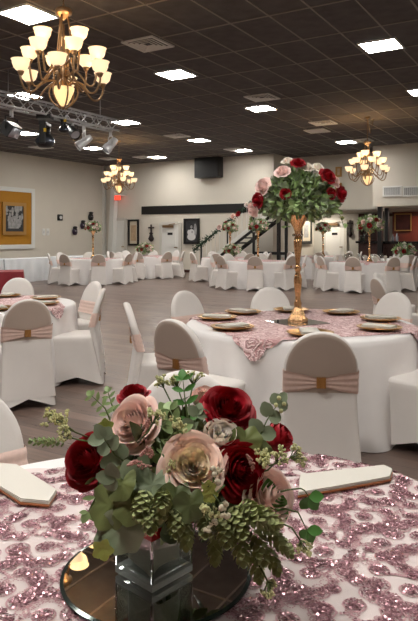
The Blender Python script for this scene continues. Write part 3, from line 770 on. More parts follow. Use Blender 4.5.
FAR={ 'A':(-3.62,19.4,'the far table beside the three masks'),'B':(-2.25,22.0,'the far corner table with the low bouquet'),
      'C':(1.4,17.7,'the far table in front of the stairs'),'D':(.69,20.4,'the far table at the foot of the garland'),
      'E':(4.25,17.0,'the far table with wine glasses by the bar'),'F':(3.9,21.6,'the far table before the recessed door'),
      'G':(5.98,19.0,'the far table closest to the bar artwork'),'H':(3.75,8.2,'the cut-off table beyond the near lace table')}
first=True
for k,(x,y,td) in FAR.items():
    if first: o=far_proto; first=False
    else: o=far_proto.copy(); COL.objects.link(o)
    o.location=(x,y,0); o.rotation_euler=(0,0,hash(k)%7*.3 if False else (ord(k)%7)*.37); tag(o,'white round cloth to the floor on '+td,'tablecloth','white round tablecloths'); TABLES[k]=(x,y)
ovp=overlay_mb(.72,math.radians(15),n=24).build('lace_overlay',M['lace'])
for i,(k,a) in enumerate((('A',-25),('C',10),('E',20),('D',40),('B',60),('F',0))):
    o=ovp if i==0 else ovp.copy()
    if i: COL.objects.link(o)
    o.location=(*TABLES[k],0); o.rotation_euler=(0,0,math.radians(a)); tag(o,'pink lace overlay on '+FAR[k][2],'table overlay','lace table overlays')

# ---------------- chairs
def make_chair():
    r=empty('banquet_chair')
    # stretched seat cover and skirt
    N=48
    rows=[ # z, hx, front y, rear y, scallop, pull
     (.012,.238,.235,-.315,1.0,1.0),(.10,.230,.228,-.292,.55,.9),(.22,.222,.218,-.262,.22,.7),(.34,.217,.214,-.232,.06,.4),(.42,.218,.222,-.212,0,.12),(.455,.220,.230,-.205,0,0),(.474,.214,.224,-.20,0,0),(.482,.19,.198,-.18,0,0),(.486,.10,.10,-.10,0,0)]
    def fn(a,j):
        i=int(round(j*(len(rows)-1))); z,hx,fy,ry,sc,pull=rows[i]
        th=2*PI*a+PI/4
        c,s=math.cos(th),math.sin(th); e=.22
        x=hx*(abs(c)**e)*(1 if c>0 else -1); sy=(abs(s)**e)*(1 if s>0 else -1)
        cy=(fy+ry)/2; hy=(fy-ry)/2; y=cy+hy*sy
        # distance from a corner along an edge: 0 at corner, 1 mid edge
        m=min(abs(x)/hx,abs((y-cy)/hy)); mid=1-m; mid=mid*mid*(3-2*mid)
        k=1-.075*pull*mid
        return (x*k if abs(x)/hx>=abs((y-cy)/hy) else x,(cy+(y-cy)*k) if abs(x)/hx<abs((y-cy)/hy) else y,z+.075*sc*mid)
    b=MB(); b.grid(fn,N,len(rows)-1,wrap=True)
    b.f.append(tuple((len(rows)-1)*N+i for i in range(N))); b.m.append(0)
    b.build('seat_cover',M['spandex'],r)
    # backrest: arched padded slab, leaning
    def lean(z):
        k=.57
        return -.192-.24*(z-k)-.12*(z-k)**2 if z>k else -.192-.195*(k-z)
    n=60; out=[]
    def wid(z): return hw if z>.5 else hw+.020*((.5-z)/.4)**1.3
    zb=.09; zs=.70; top=.93; hw=.208
    for i in range(n):
        t=i/(n-1)
        if t<.30: q=t/.30; out.append((-wid(zb+(zs-zb)*q),zb+(zs-zb)*q))
        elif t>.70: q=(1-t)/.30; out.append((wid(zb+(zs-zb)*q),zb+(zs-zb)*q))
        else: a=PI-PI*(t-.30)/.40; out.append((hw*math.copysign(abs(math.cos(a))**.92,math.cos(a)),zs+(top-zs)*math.sin(a)))
    b=MB(); lay=[(.035,.030),(.012,.026),(.002,.014),(0,0),(.002,-.014),(.012,-.026),(.035,-.030)]
    vs=[]; fs=[]
    for (ins,yo) in lay:
        for (x,z) in out:
            cx_,cz_=0,.62; dx,dz=x-cx_,z-cz_; l=math.hypot(dx,dz); k=(l-ins)/l
            X=x*k if z>zs else math.copysign(abs(x)-ins,x); Z=cz_+dz*k if z>zs else z; vs.append((X,lean(Z)+yo*min(1,.25+.75*Z/.5),Z))
    for j in range(len(lay)-1):
        for i in range(n-1):
            fs.append((j*n+i,j*n+i+1,(j+1)*n+i+1,(j+1)*n+i))
    for j,sg in((0,1),(len(lay)-1,-1)):
        for i in range(n//2-1):
            q=(j*n+i,j*n+n-1-i,j*n+n-2-i,j*n+i+1); fs.append(q if sg>0 else q[::-1])
    b.add(vs,fs)
    nl=(len(lay)-1)*(n-1)
    for qi,q in enumerate(fs):                      # upper rear tinted taupe: painted-in shade plus assumed upholstery show-through
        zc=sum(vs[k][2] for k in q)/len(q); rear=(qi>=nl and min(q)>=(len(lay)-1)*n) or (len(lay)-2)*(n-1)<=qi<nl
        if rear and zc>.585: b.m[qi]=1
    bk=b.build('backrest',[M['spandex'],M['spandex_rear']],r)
    # sash: pleated band round the backrest, gathered at the rear
    b=MB(); NR=12; NP=56
    def sash(a,t):
        th=2*PI*a; c,s=math.cos(th),math.sin(th)
        x=(hw+.006)*math.copysign(abs(c)**.35,c); yo=.037*math.copysign(abs(s)**.35,s)
        half=.068 if s>0 else .068*(.34+.66*min(1,abs(x)/hw)**.8)
        zc=.635; z=zc+(2*t-1)*half
        pl=.0035*math.cos(t*PI*7) + (-.006*(1-abs(x)/hw) if s<0 else 0)
        return (x,lean(z)+yo+ (pl if s>0 else pl),z)
    b.grid(sash,NP,NR,wrap=True)
    sa=b.build('sash',M['sash'],r); sa['label']='blush pink stretch sash'
    b=MB(); y=lean(.635)-.05
    b.grid(lambda a,t:((a-.5)*.05,y-.006*math.sin(PI*a),.635+(t-.5)*.058),4,4)
    b.box((0,y+.004,.635),(.052,.014,.06)); bu=b.build('buckle',M['buckle'],sa,smooth=False); bu['label']='gold buckle'
    return r
chair0=make_chair(); chair0_used=False
def place_chair(x,y,face,lab,group):
    """face: point the chair looks at"""
    global chair0_used
    if not chair0_used: c=chair0; chair0_used=True
    else: c=copy_tree(chair0)
    a=math.atan2(face[1]-y,face[0]-x)-PI/2
    c.location=(x,y,0); c.rotation_euler=(0,0,a); tag(c,lab,'chair',group); return c
def ring(key,R,items,group):
    cx,cy=TABLES[key]
    for deg,lab,*ex in items:
        rr=ex[0] if ex else R; tw=math.radians(ex[1]) if len(ex)>1 else 0
        a=math.radians(deg); x=cx+rr*math.cos(a); y=cy+rr*math.sin(a)
        f=(x-math.cos(a+tw),y-math.sin(a+tw)); place_chair(x,y,f,lab,group)
RB=1.08      # chair origin to table centre
ring('mid',RB,[(-94,'white covered chair, sashed back square to the viewer, in front of the gold vase table',1.36),(-131,'white covered chair, sashed back turned, just behind the roses of the bouquet',1.20),
 (184,'white covered chair seen edge-on at the dance floor side of the mid table',1.12,6),(137,'white covered chair facing the viewer behind the edge of the mid lace table',1.06),
 (95,'white covered chair behind the mid lace table, below the gold stem',1.04),(37,'white covered chair with tall rounded front behind the chargers, bar side of mid table',1.0),
 (-46,'white covered chair cut by the picture edge, only its seat and skirt in view',1.10)],'chairs round the mid table')
ring('left',RB,[(-55.5,'white covered chair, sashed back to the viewer, at the table below the mustard panel',1.24,-8),(-14,'white covered chair seen side-on with its bow, nearest the open dance floor',1.02,20),
 (38,'white covered chair turned to the viewer behind the side-on chair near the dance floor',1.0),(93,'white covered chair behind the chargers, in front of the red draped table',1.10)],'chairs round the charger table')
ring('front',RB,[(90.5,'white covered chair facing the viewer right behind the rose bouquet',.99),(128.5,'white covered chair cut by the picture edge beside the folded napkin',.99)],'chairs round the front table')
SECT={-90:'near side',-45:'near bar corner',0:'bar side',45:'back bar corner',90:'back side',135:'back panel corner',180:'mustard panel side',-135:'near panel corner'}
def far_ring(key,start,skip=()):
    for i in range(8):
        deg=-90+45*i; deg=deg if deg<=180 else deg-360
        if deg in skip: continue
        ring(key,RB,[(deg+start,'white covered chair, '+SECT[deg]+' of '+FAR[key][2])],'chairs round the far tables')
far_ring('A',-28); far_ring('B',-6); far_ring('C',-8); far_ring('D',-20); far_ring('E',-26); far_ring('F',-14,(135,)); far_ring('G',-10,(-45,0,45,135))
ring('H',RB,[(-168,'white covered chair seen edge-on with its bow, between the near and far tables',1.38),(150,'white covered chair with pale rounded front just beyond the near lace table',1.25)],'chairs round the cut-off table')

# ---------------- long draped table along the side wall and red draped table
def draped_table(name,lab,w,dep,loc,rz,m,cat,seed=0,hz=.75):
    b=MB(); rnd=random.Random(seed); per=2*(w+dep); K=int(per/.03)
    def pt(s):
        s%=per
        if s<w: return Vector((-w/2+s,-dep/2)),Vector((0,-1))
        s-=w
        if s<dep: return Vector((w/2,-dep/2+s)),Vector((1,0))
        s-=dep
        if s<w: return Vector((w/2-s,dep/2)),Vector((0,1))
        s-=w; return Vector((-w/2,dep/2-s)),Vector((-1,0))
    ph=[rnd.uniform(0,6) for _ in range(K+1)]
    rows=[(-.02,0),(0,-.008),(.004,-.03),(.012,-.25),(.02,-.5),(.03,-hz+.01)]
    def fn(a,j):
        i=int(round(j*(len(rows)-1))); o,dz=rows[i]; s=a*per; p,n=pt(s)
        f=(.03*math.sin(s*19+1.5*math.sin(s*3.1))+.016*math.sin(s*7.3))*min(1,-dz/.5)
        q=p+n*(o+f); return (q.x,q.y,hz+dz)
    b.grid(fn,K,len(rows)-1,wrap=True); b.f.append(tuple(range(K))); b.m.append(0)
    o=b.build(name,m,auto=50); o.location=loc; o.rotation_euler=(0,0,rz); tag(o,lab,cat); return o
ta=on_z(6,262,.75); tb=on_z(56,258.4,.75)
def rc(p): return p.x*CY-p.y*SY,p.x*SY+p.y*CY
va_,ua_=rc(ta); vb_,ub_=rc(tb); vm=-16.6
for i,(u0,u1,lab) in enumerate(((10.3,12.9,'pinkish white draped table at the picture edge below the mustard panel'),(12.95,15.2,'long white draped table under the mustard panel end'),(15.25,17.6,'white draped table along the cream wall behind the far side-on chair'))):
    draped_table('draped_table',lab,u1-u0,.75,W(-15.4,(u0+u1)/2,0),RZ+PI/2,M['long_cloth'],'draped table',i)
p=on_z(12,271,.75); q=on_z(25.5,271.5,.75)
qr=math.atan2(-q.x,q.y); draped_table('red_draped_table','red cloth covered table behind the chairs at the picture edge',1.6,.75,(q.x-.04-.8*math.cos(qr)-.375*math.sin(qr),q.y-.8*math.sin(qr)+.375*math.cos(qr),0),qr,M['red_cloth'],'draped table',5)

# ---------------- chargers and napkins
def make_charger():
    b=MB(); b.lathe([(.001,.004),(.05,.0),(.09,.0),(.115,.006),(.15,.018),(.166,.022),(.169,.025),(.165,.027),(.15,.023),(.118,.011),(.09,.006),(.001,.006)],36)
    return b.build('charger_plate',M['gold_plate'])
def make_napkin():
    b=MB()
    for k,(w,l,z) in enumerate(((.15,.24,.0),(.145,.235,.006),(.14,.23,.012))):
        b.grid(lambda a,t:((a-.5)*w*(1-.12*t),(t-.5)*l,z+.004*math.sin(PI*a)+.003*math.sin(5*t+k)),6,6)
        b.box((0,0,z),(w*.9,l*.96,.004))
    return b.build('napkin',M['napkin'])
cg0=make_charger(); nk0=make_napkin(); used=[0]
SEAT=['in front of the sashed chair','near edge towards the picture middle','over the hanging lace corner','beside the lace corner, further back','at the back towards the dance floor','behind the gold base','at the back towards the bar','at the bar side edge']
def charger(x,y,rot,lab,napkin=True,z=.7565):
    if used[0]==0: a,b_=cg0,nk0
    else: a,b_=cg0.copy(),nk0.copy(); COL.objects.link(a); COL.objects.link(b_)
    used[0]+=1
    a.location=(x,y,z); tag(a,'gold charger plate '+lab,'charger plate','gold charger plates')
    b_.location=(x,y,z+.022); b_.rotation_euler=(0.0,0,rot); tag(b_,'folded ivory napkin on the charger '+lab,'napkin','folded napkins')
for deg,lab in ((-92,'nearest the sashed chair on the mid table'),(-39,'at the near bar-side edge of the mid table'),(6,'at the bar-side edge of the mid table'),(49,'at the back bar-side of the mid table'),(88,'behind the gold base on the mid table'),(129,'at the back dance-floor side of the mid table'),(167,'at the dance-floor edge of the mid table'),(-145,'over the hanging lace corner of the mid table')):
    a=math.radians(deg); charger(MID[0]+.69*math.cos(a),MID[1]+.69*math.sin(a),a+PI/2,lab)
for deg,lab in ((-60,'by the sashed chair below the mustard panel'),(-14,'nearest the side-on chair below the mustard panel'),(38,'at the dance floor corner of the charger table'),(90,'at the back of the charger table')):
    a=math.radians(deg); charger(LEFT[0]+.67*math.cos(a),LEFT[1]+.67*math.sin(a),a+PI/2,lab)

# ---------------- gold vase stands
def make_stand():
    r=empty('gold_flower_stand')
    k=1.0
    prof=[(.001,0),(.088,0),(.09,.012),(.084,.03),(.07,.045),(.058,.075),(.046,.10),(.03,.125),(.034,.15),(.026,.17),(.022,.2),(.026,.24),(.034,.3),(.036,.34),(.028,.38),(.02,.4),(.026,.42),(.03,.435),(.02,.455),(.018,.48),(.026,.54),(.035,.61),(.037,.65),(.028,.69)]
    b=MB(); b.lathe(prof,40,flute=(10,.11)); b.xform(Matrix.Diagonal((.84,.84,1,1))); b.build('stem',M['rosegold'],r)
    b=MB()
    for j in range(14):
        a=2*PI*j/14; b.ball((.034*math.cos(a),.034*math.sin(a),.705),.012,6,4)
    b.build('crystal_collar',M['glass'],r,smooth=False)
    b=MB(); b.lathe([(.022,.69),(.024,.73),(.034,.765),(.052,.80),(.07,.84),(.084,.862),(.088,.868),(.08,.866),(.05,.83),(.001,.80)],40,flute=(12,.09)); b.build('cup',M['rosegold'],r)
    return r
def rose_part(parent,name,matn,label,mesh=None,mb=None):
    if mesh is None: o=mb.build(name,M[matn] if not isinstance(matn,list) else [M[q] for q in matn],parent)
    else: o=bpy.data.objects.new(name,mesh); COL.objects.link(o); o.parent=parent
    o['label']=label; return o
LBL={'red_rose':'deep red rose','blush_rose':'blush pink rose','ivory_rose':'ivory rose','pale_pink':'pale pink rose','peach_rose':'peach rose'}
def ball_bouquet(name,R,squash,seed,roses,nleaf,leafsize=.1,lod=3,drop=.0):
    """roses: list of (direction, material, radius, extra)"""
    r=empty(name); rnd=random.Random(seed)
    for nm,share,wk in (('leaf_mid',.50,'oval'),('leaf_grey',.42,'round'),('leaf_dark',.08,'oval')):
        b=MB()
        for i in range(int(nleaf*share)):
            d=rand_dir(rnd)
            if d.z<-.55 and rnd.random()<.7: d.z*=-1
            q=.9*rnd.uniform(.3,1.0)**.55
            p=Vector((d.x*R*q,d.y*R*q,d.z*R*squash*q-drop*(d.x*d.x+d.y*d.y)*R*.3))
            leaf_patch(b,p,(d+rand_dir(rnd)*.7+Vector((0,0,-.2))),rand_dir(rnd),leafsize*rnd.uniform(.6,1.2),leafsize*rnd.uniform(.3,.6),wk,rnd.uniform(-.1,.5))
        o=b.build('foliage',M[nm],r); o['label']={'leaf_mid':'mid green foliage','leaf_grey':'grey green eucalyptus foliage','leaf_dark':'dark green foliage'}[nm]
    cache={}
    for i,(d,mn,rad,ex) in enumerate(roses):
        d=Vector(d); dn=d.normalized()
        key=(mn,round(rad,3))
        mb=rose_mb(rad,seed*31+i,1.0 if rad>.0 else .5,lod)
        o=rose_part(r,'rose',mn,LBL[mn],mb=mb)
        p=Vector((d.x*R,d.y*R,d.z*R*squash))*1.04
        o.matrix_basis=Matrix.Translation(p)@frame_to(dn+Vector((0,-.35,.1)),rnd.uniform(0,6))
    return r
# mid table centrepiece
mirror0=MB(); mirror0.box((0,0,.003),(.37,.37,.006)); o=mirror0.build('mirror_tile',M['mirror'],smooth=False,bevel=.002); o.location=(MID[0]-.02,MID[1]-.05,.7565); o.rotation_euler=(0,0,.5); tag(o,'square mirror tile under the gold stand on the mid lace table','mirror')
st=make_stand(); SPOT=(MID[0]-.02,MID[1]-.05); st.location=(*SPOT,.7630); tag(st,'tall ornate rose gold flower stand on the mid lace table','flower stand','gold flower stands')
dd=SPOT[1]
def off(x,y,dy,R=.33,sq=.62,cz=196):   # pixel offsets from the ball's centre as unit-ball direction
    X=(x-298)/F*dd/R; Z=(cz-y)/F*dd/(R*sq); return (X,dy,Z)
mids=[off(257,201,-.35),off(253,210,-.2),off(262,187,-.35),off(281,173,-.4),off(288,162,-.1),off(296,165,-.4),off(305,169,-.35),off(316,169,-.3),off(323,178,-.6),off(331,182,-.35),off(327,195,-.55),off(339,194,-.25),off(282,196,-.75)]
cols=['red_rose','pale_pink','pale_pink','pale_pink','ivory_rose','red_rose','ivory_rose','ivory_rose','red_rose','pale_pink','red_rose','red_rose','red_rose']
rads=[.05,.05,.065,.055,.045,.05,.045,.045,.06,.05,.04,.058,.036]
bq=ball_bouquet('tall_rose_arrangement',.33,.62,5,[(m,c,rr_*1.05,0) for m,c,rr_ in zip(mids,cols,rads)],2100,.062,4,.5)
rq=random.Random(12)
for k in range(9):                                  # loose sprigs breaking the outline
    a=2*PI*k/9+.3; b=MB(); P=[Vector((math.cos(a)*.2,math.sin(a)*.2,-.06)),Vector((math.cos(a)*.31,math.sin(a)*.31,-.07-.05*(k%2))),Vector((math.cos(a)*.37,math.sin(a)*.37,-.12-.06*(k%3)))]
    b.tube(P,.003,5,1)
    for i in range(7):
        t=i/6; p=P[0].lerp(P[1],t*2) if t<.5 else P[1].lerp(P[2],t*2-1)
        for sg in(-1,1): leaf_patch(b,p,Vector((-math.sin(a)*sg+math.cos(a)*.5,math.cos(a)*sg+math.sin(a)*.5,rq.uniform(-.6,.3))),rand_dir(rq),.045,.034,'round',.15)
    o=b.build('trailing_sprig',[M['leaf_grey'] if k%2 else M['leaf_mid'],M['stem']],bq); o['label']='trailing leafy sprig'
bq.location=(SPOT[0]+.0,SPOT[1],H+(HY-196)/F*dd); tag(bq,'large arrangement of red and blush roses with greenery on the tall gold stand','flower arrangement','rose arrangements')
# far stands and bouquets
fdirs=[(-.75,-.4,.3),(-.35,-.7,.6),(.1,-.85,.5),(.5,-.7,.45),(.85,-.35,.1),(-.5,-.85,-.15),(.2,-.95,-.05),(.62,-.75,-.25),(0,-.1,1.05),(-.9,-.2,-.3)]
fcols=['pale_pink','ivory_rose','red_rose','pale_pink','ivory_rose','red_rose','ivory_rose','pale_pink','ivory_rose','red_rose']
fb=ball_bouquet('rose_arrangement',.36,.66,11,[(d,c,.062,0) for d,c in zip(fdirs,fcols)],520,.11,2)
lb=ball_bouquet('low_rose_arrangement',.33,.6,17,[(d,c,.058,0) for d,c in zip(fdirs,fcols)],480,.11,2)
vp=empty('flower_bowl'); b=MB(); b.lathe([(.001,0),(.08,0),(.1,.03),(.11,.12),(.105,.13),(.001,.11)],16); b.build('bowl',M['thin_glass'],vp)
first_f=first_l=True
for key,x,yt,tall,lab,dx in (('A',93,229,1,'the far table beside the three masks',0),('C',258,227,1,'the far table in front of the stairs',0),('D',230,230,1,'behind the stair foot',0),('F',323,229,1,'the far table before the recessed door',0),('E',369.5,226,1,'the wine glass table by the bar',0),
    ('B',145,250,0,'the far corner table',0),('D',232.5,252,0,'the far table at the foot of the garland',0),('G',404,249,0,'the far table closest to the bar artwork',0)):
    cx,cy=TABLES[key]; cyy=cy
    if tall and key=='D': cyy=cy+.55
    if (not tall) and key=='D': cyy=cy-.45
    X=(x-CX)/F*cyy
    if tall:
        s=copy_tree(st); s.location=(X,cyy,.757); tag(s,'slim gold flower stand at '+lab,'flower stand','gold flower stands')
        o=fb if first_f else copy_tree(fb); first_f=False
        o.location=(X,cyy,.757+.868+.15)
        s.scale=(1,1,1)
    else:
        o=lb if first_l else copy_tree(lb); v_=vp if first_l else copy_tree(vp); first_l=False
        v_.location=(X,cyy,.757); tag(v_,'clear flower bowl holding roses on '+lab,'bowl','flower bowls')
        o.location=(X,cyy,.757+.27)
    k_={'A':.72,'C':.8,'D':.74,'F':.76,'E':1.0}[key] if tall else {'B':.9,'D':.85,'G':1.0}[key]; o.scale=(k_,)*3; o.location.z-=(1-k_)*.12
    o.rotation_euler=(0,0,(x%7)*.05); tag(o,('tall' if tall else 'low')+' rose and greenery arrangement at '+lab,'flower arrangement','rose arrangements')
# wine glasses and standing napkins on the bar-side table
gl=MB(); gl.lathe([(.001,0),(.034,0),(.03,.004),(.005,.012),(.004,.09),(.02,.105),(.036,.135),(.038,.17),(.031,.21),(.0295,.21),(.035,.17),(.033,.135),(.001,.11)],14)
glo=gl.build('wine_glass',M['thin_glass'])
fn_=MB(); fn_.grid(lambda a,t:((a-.5)*.16*(.25+.75*t),.03*math.sin(a*PI*8)*(.3+.7*t),.16*t*(1-.25*(2*a-1)**2)),24,4)
fno=fn_.build('fan_napkin',M['napkin'])
ex,ey=TABLES['E']; ng=0
for i in range(9):
    a=2*PI*i/9+.2; o=glo if i==0 else glo.copy()
    if i: COL.objects.link(o)
    o.location=(ex+.5*math.cos(a),ey+.5*math.sin(a),.757); tag(o,'clear wine glass in the ring of glasses on the bar-side far table','wine glass','wine glasses on the bar-side table')
for i in range(7):
    a=2*PI*i/7-.5; o=fno if i==0 else fno.copy()
    if i: COL.objects.link(o)
    o.location=(ex+.72*math.cos(a),ey+.72*math.sin(a),.757); o.rotation_euler=(0,0,a+PI/2); tag(o,'white fan folded napkin standing on the wine glass table','napkin','fan napkins on the bar-side table')

# ================================================================== FRONT TABLE
ov=overlay_mb(.80,math.radians(58-45),n=72).build('sequin_overlay',M['net']); ov.location=(*FRONT,0)
tag(ov,'white tulle overlay with mauve sequined scrolls on the nearest table','table overlay')
rs=np.random.RandomState(4); rnd=random.Random(21)
ca,sa_=math.cos(math.radians(13)),math.sin(math.radians(13))
def over_pt(x,y,lift):
    X=ca*x-sa_*y; Y=sa_*x+ca*y; r=math.hypot(X,Y); Re=TR
    if r<Re: return Vector((X,Y,.7555+lift)),Vector((0,0,1))
    e=r-Re; th=math.atan2(Y,X); rb=.02
    if e<rb*PI/2: q=e/rb; rr=Re+(rb+lift)*math.sin(q); z=.7555-rb+(rb+lift)*math.cos(q); nrm=Vector((math.cos(th)*math.sin(q),math.sin(th)*math.sin(q),math.cos(q)))
    else: rr=Re+rb+lift+.16*(e-rb*PI/2)+.012*math.sin(14*th); z=.7555-rb-(e-rb*PI/2); nrm=Vector((math.cos(th),math.sin(th),.16))
    return Vector((rr*math.cos(th),rr*math.sin(th),z)),nrm
seqA=MB(); seqB=MB(); thr=MB()
HB=.785
def disc(bb,x,y,rad,tilt,lift,n=6):
    if abs(x)>HB or abs(y)>HB: return
    p,nm=over_pt(x,y,lift+.0012)
    nm=(nm+Vector((rnd.gauss(0,tilt),rnd.gauss(0,tilt),0))).normalized()
    t1=nm.orthogonal().normalized(); t2=nm.cross(t1)
    vs=[p+(t1*math.cos(2*PI*k/n)+t2*math.sin(2*PI*k/n))*rad for k in range(n)]
    bb.add(vs,[tuple(range(n))])
def dab(x,y,dens=1.0):
    bb=seqA if rnd.random()<.55 else seqB
    disc(bb,x,y,rnd.uniform(.0022,.0034),.26,rnd.uniform(.0008,.0028))
def floret(x,y,r,a0,np_=5):
    disc(thr,x,y,r*.62,.02,.0001,9)
    if r>.014:
        m=int(2*PI*r*1.12/.0045)
        for j in range(m): disc(thr,x+r*1.12*math.cos(2*PI*j/m),y+r*1.12*math.sin(2*PI*j/m),.0026,.05,.0003,5)
    for k in range(np_):
        a=a0+2*PI*k/np_
        px,py=x+r*.62*math.cos(a),y+r*.62*math.sin(a)
        m=int(11*(r/.022)**1.4)
        for j in range(m):
            th=2*PI*j/m; q=r*.40*(1 if j%3 else .5)
            dab(px+q*math.cos(th)+rnd.gauss(0,.0008),py+q*math.sin(th)+rnd.gauss(0,.0008))
    for j in range(4): dab(x+rnd.gauss(0,.003),y+rnd.gauss(0,.003))
def vine(pts,w,s=.0042):
    for i in range(len(pts)-1):
        a=Vector(pts[i]); b_=Vector(pts[i+1]); l=(b_-a).length; m=max(1,int(l/s))
        dr=(b_-a)/max(l,1e-6); nr=Vector((-dr.y,dr.x))
        for j in range(m):
            p=a+(b_-a)*(j/m)
            for o_ in (-w,w): disc(thr,p.x+nr.x*o_,p.y+nr.y*o_,.0030,.05,.0002,5)
            if rnd.random()<.35: dab(p.x+rnd.gauss(0,w),p.y+rnd.gauss(0,w))
GS=.132; row=0; yy=-HB-.1
while yy<HB+.1:
    xx=-HB-.1+(GS/2 if row%2 else 0)
    while xx<HB+.1:
        cx,cy=xx+rnd.uniform(-.012,.012),yy+rnd.uniform(-.012,.012); a0=(row*1.7+int((xx+2)/GS)*2.3)+rnd.uniform(-.3,.3); hand=1 if (row+int((xx+2)/GS))%2 else -1
        # spiral scroll of thread
        pts=[]
        for i in range(26):
            t=i/25; th=a0+hand*t*5.2; r=.054*(1-.62*t); pts.append((cx+r*math.cos(th),cy+r*math.sin(th)))
        vine(pts,.0042)
        # flowers strung along the outer scroll
        for i,rr_ in ((0,.022),(3,.019),(6,.021),(9,.018),(12,.016)):
            x_,y_=pts[i]; ox,oy=x_-cx,y_-cy; l=math.hypot(ox,oy); floret(x_+ox/l*.010,y_+oy/l*.010,rr_*rnd.uniform(.9,1.1),rnd.uniform(0,6))
        for i in range(1,25,2):
            x_,y_=pts[i]; q=rnd.uniform(.006,.009); sg=rnd.choice((-1,1)); l=math.hypot(x_-cx,y_-cy); x_+=(x_-cx)/l*q*1.5*sg; y_+=(y_-cy)/l*q*1.5*sg
            for j in range(9): disc(thr,x_+q*math.cos(2*PI*j/9),y_+q*math.sin(2*PI*j/9),.0022,.05,.0002,5)
        floret(*pts[-1],.019,rnd.uniform(0,6),6)
        # leaf tendrils
        for i in (15,19):
            x_,y_=pts[i]; ox,oy=(x_-cx),(y_-cy); l=math.hypot(ox,oy)
            th=math.atan2(oy,ox); tp=[(x_+math.cos(th+hand*.5*k/6)*.045*k/6,y_+math.sin(th+hand*.5*k/6)*.045*k/6) for k in range(7)]
            vine(tp,.002); floret(*tp[-1],.013,rnd.uniform(0,6),4)
        # filler buds
        th=a0+hand*4.3; floret(cx+.073*math.cos(th),cy+.073*math.sin(th),.017,0,5)
        vine([(cx+.06*math.cos(th),cy+.06*math.sin(th)),(cx+.078*math.cos(th+.5),cy+.078*math.sin(th+.5)),(cx+.092*math.cos(th+.8),cy+.092*math.sin(th+.8))],.0026)
        xx+=GS
    yy+=GS*.88; row+=1
for bb,nm,mm,lb_ in ((seqA,'sequins','sequin','bright mauve sequins'),(seqB,'sequins','sequin_b','darker rose sequins'),(thr,'embroidery','thread','mauve thread scrolls')):
    o=bb.build(nm,M[mm],ov,smooth=False); o['kind']='stuff'; o['label']=lb_
# mirror disc and vase
MC=on_z(156.5,575,.757)
ms=empty('round_mirror',(MC.x,MC.y,.7605)); tag(ms,'round mirror plate under the glass cube vase on the nearest table','mirror')
b=MB(); b.disc(.188,.006,72); b.build('mirror_face',M['mirror'],ms,smooth=False)
b=MB(); b.open_lathe([(.001,0),(.193,0),(.1955,.002),(.1955,.0045),(.188,.006)],72); b.build('mirror_rim',M['mirror_edge'],ms,auto=30)
VC=on_z(154,573,.767); VR=math.radians(47)
vz=empty('cube_vase',(VC.x,VC.y,.7672),VR); tag(vz,'clear glass cube vase with a red band standing on the round mirror','vase')
s=.112; hgt=.125; th=.006
b=MB()
def ringbox(h_,z): return [(-h_,-h_,z),(h_,-h_,z),(h_,h_,z),(-h_,h_,z)]
vs=ringbox(s/2-.003,0)+ringbox(s/2,.004)+ringbox(s/2,hgt)+ringbox(s/2-th,hgt)+ringbox(s/2-th,.024)+ringbox(s/2-th-.012,.016)
fs=[(L0*4+i,L0*4+(i+1)%4,(L0+1)*4+(i+1)%4,(L0+1)*4+i) for L0 in (1,2,3) for i in range(4)]
b.add(vs,fs); b.build('glass_body',M['vase_glass'],vz,smooth=False)
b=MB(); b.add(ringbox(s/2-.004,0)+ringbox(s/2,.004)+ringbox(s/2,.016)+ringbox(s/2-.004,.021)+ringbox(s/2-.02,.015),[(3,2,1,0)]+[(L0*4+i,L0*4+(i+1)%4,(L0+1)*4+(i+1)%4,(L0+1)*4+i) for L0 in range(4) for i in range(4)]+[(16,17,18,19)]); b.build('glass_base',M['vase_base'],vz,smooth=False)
for sx,sy in((1,1),(1,-1),(-1,1),(-1,-1)):
    b=MB(); b.tube([(sx*(s/2-.002),sy*(s/2-.002),.02),(sx*(s/2-.002),sy*(s/2-.002),hgt)],.0032,8); b.build('glass_edge',M['vase_edge'],vz)
b=MB(); q=s/2-.014
b.grid(lambda a,t:(q*math.copysign(abs(math.cos(2*PI*a))**.35,math.cos(2*PI*a)),q*math.copysign(abs(math.sin(2*PI*a))**.35,math.sin(2*PI*a)),.03+(hgt-.035)*t+.008*math.sin(6*PI*a)*(1-t)),48,6,wrap=True)
o=b.build('added_lining',M['lining'],vz); o['label']='pale grey green lining added to lighten the glass interior'  # pale sheet added to lighten the dark vase interior
b=MB(); b.grid(lambda a,t:(lambda p:(p[0],p[1],hgt-.022+.02*t))([( -s/2-.001+ (s+.002)*(4*a),-s/2-.001),(s/2+.001,-s/2-.001+(s+.002)*(4*a-1)),(s/2+.001-(s+.002)*(4*a-2),s/2+.001),(-s/2-.001,s/2+.001-(s+.002)*(4*a-3))][min(3,int(4*a+1e-9)) if a<1 else 0] if a<1 else (-s/2-.001,-s/2-.001)),32,1)
o=b.build('ribbon_band',M['red_ribbon'],vz,smooth=False); o['label']='red band round the vase rim'

# foreground bouquet --------------------------------------------------------
BC=at(180,470,1.26)
fbq=empty('rose_bouquet',BC); tag(fbq,'large bouquet of red, blush and peach roses in the cube vase, nearest the viewer','bouquet')
def loc(x,y,d): return at(x,y,d)-BC
rnd=random.Random(77)
# stems down into the vase
b=MB()
for i in range(12):
    a=2*PI*i/12+.2; rr_=rnd.uniform(.01,.036)
    q=Vector((VC.x-BC.x+rr_*math.cos(a),VC.y-BC.y+rr_*math.sin(a),.7672+.03-BC.z))
    b.tube([q,q*.5+Vector((rr_*math.cos(a+2)*.3,0,0)),Vector((rnd.uniform(-.06,.06),rnd.uniform(-.05,.05),-.04))],.0028,6)
b.build('stem',M['stem'],fbq)
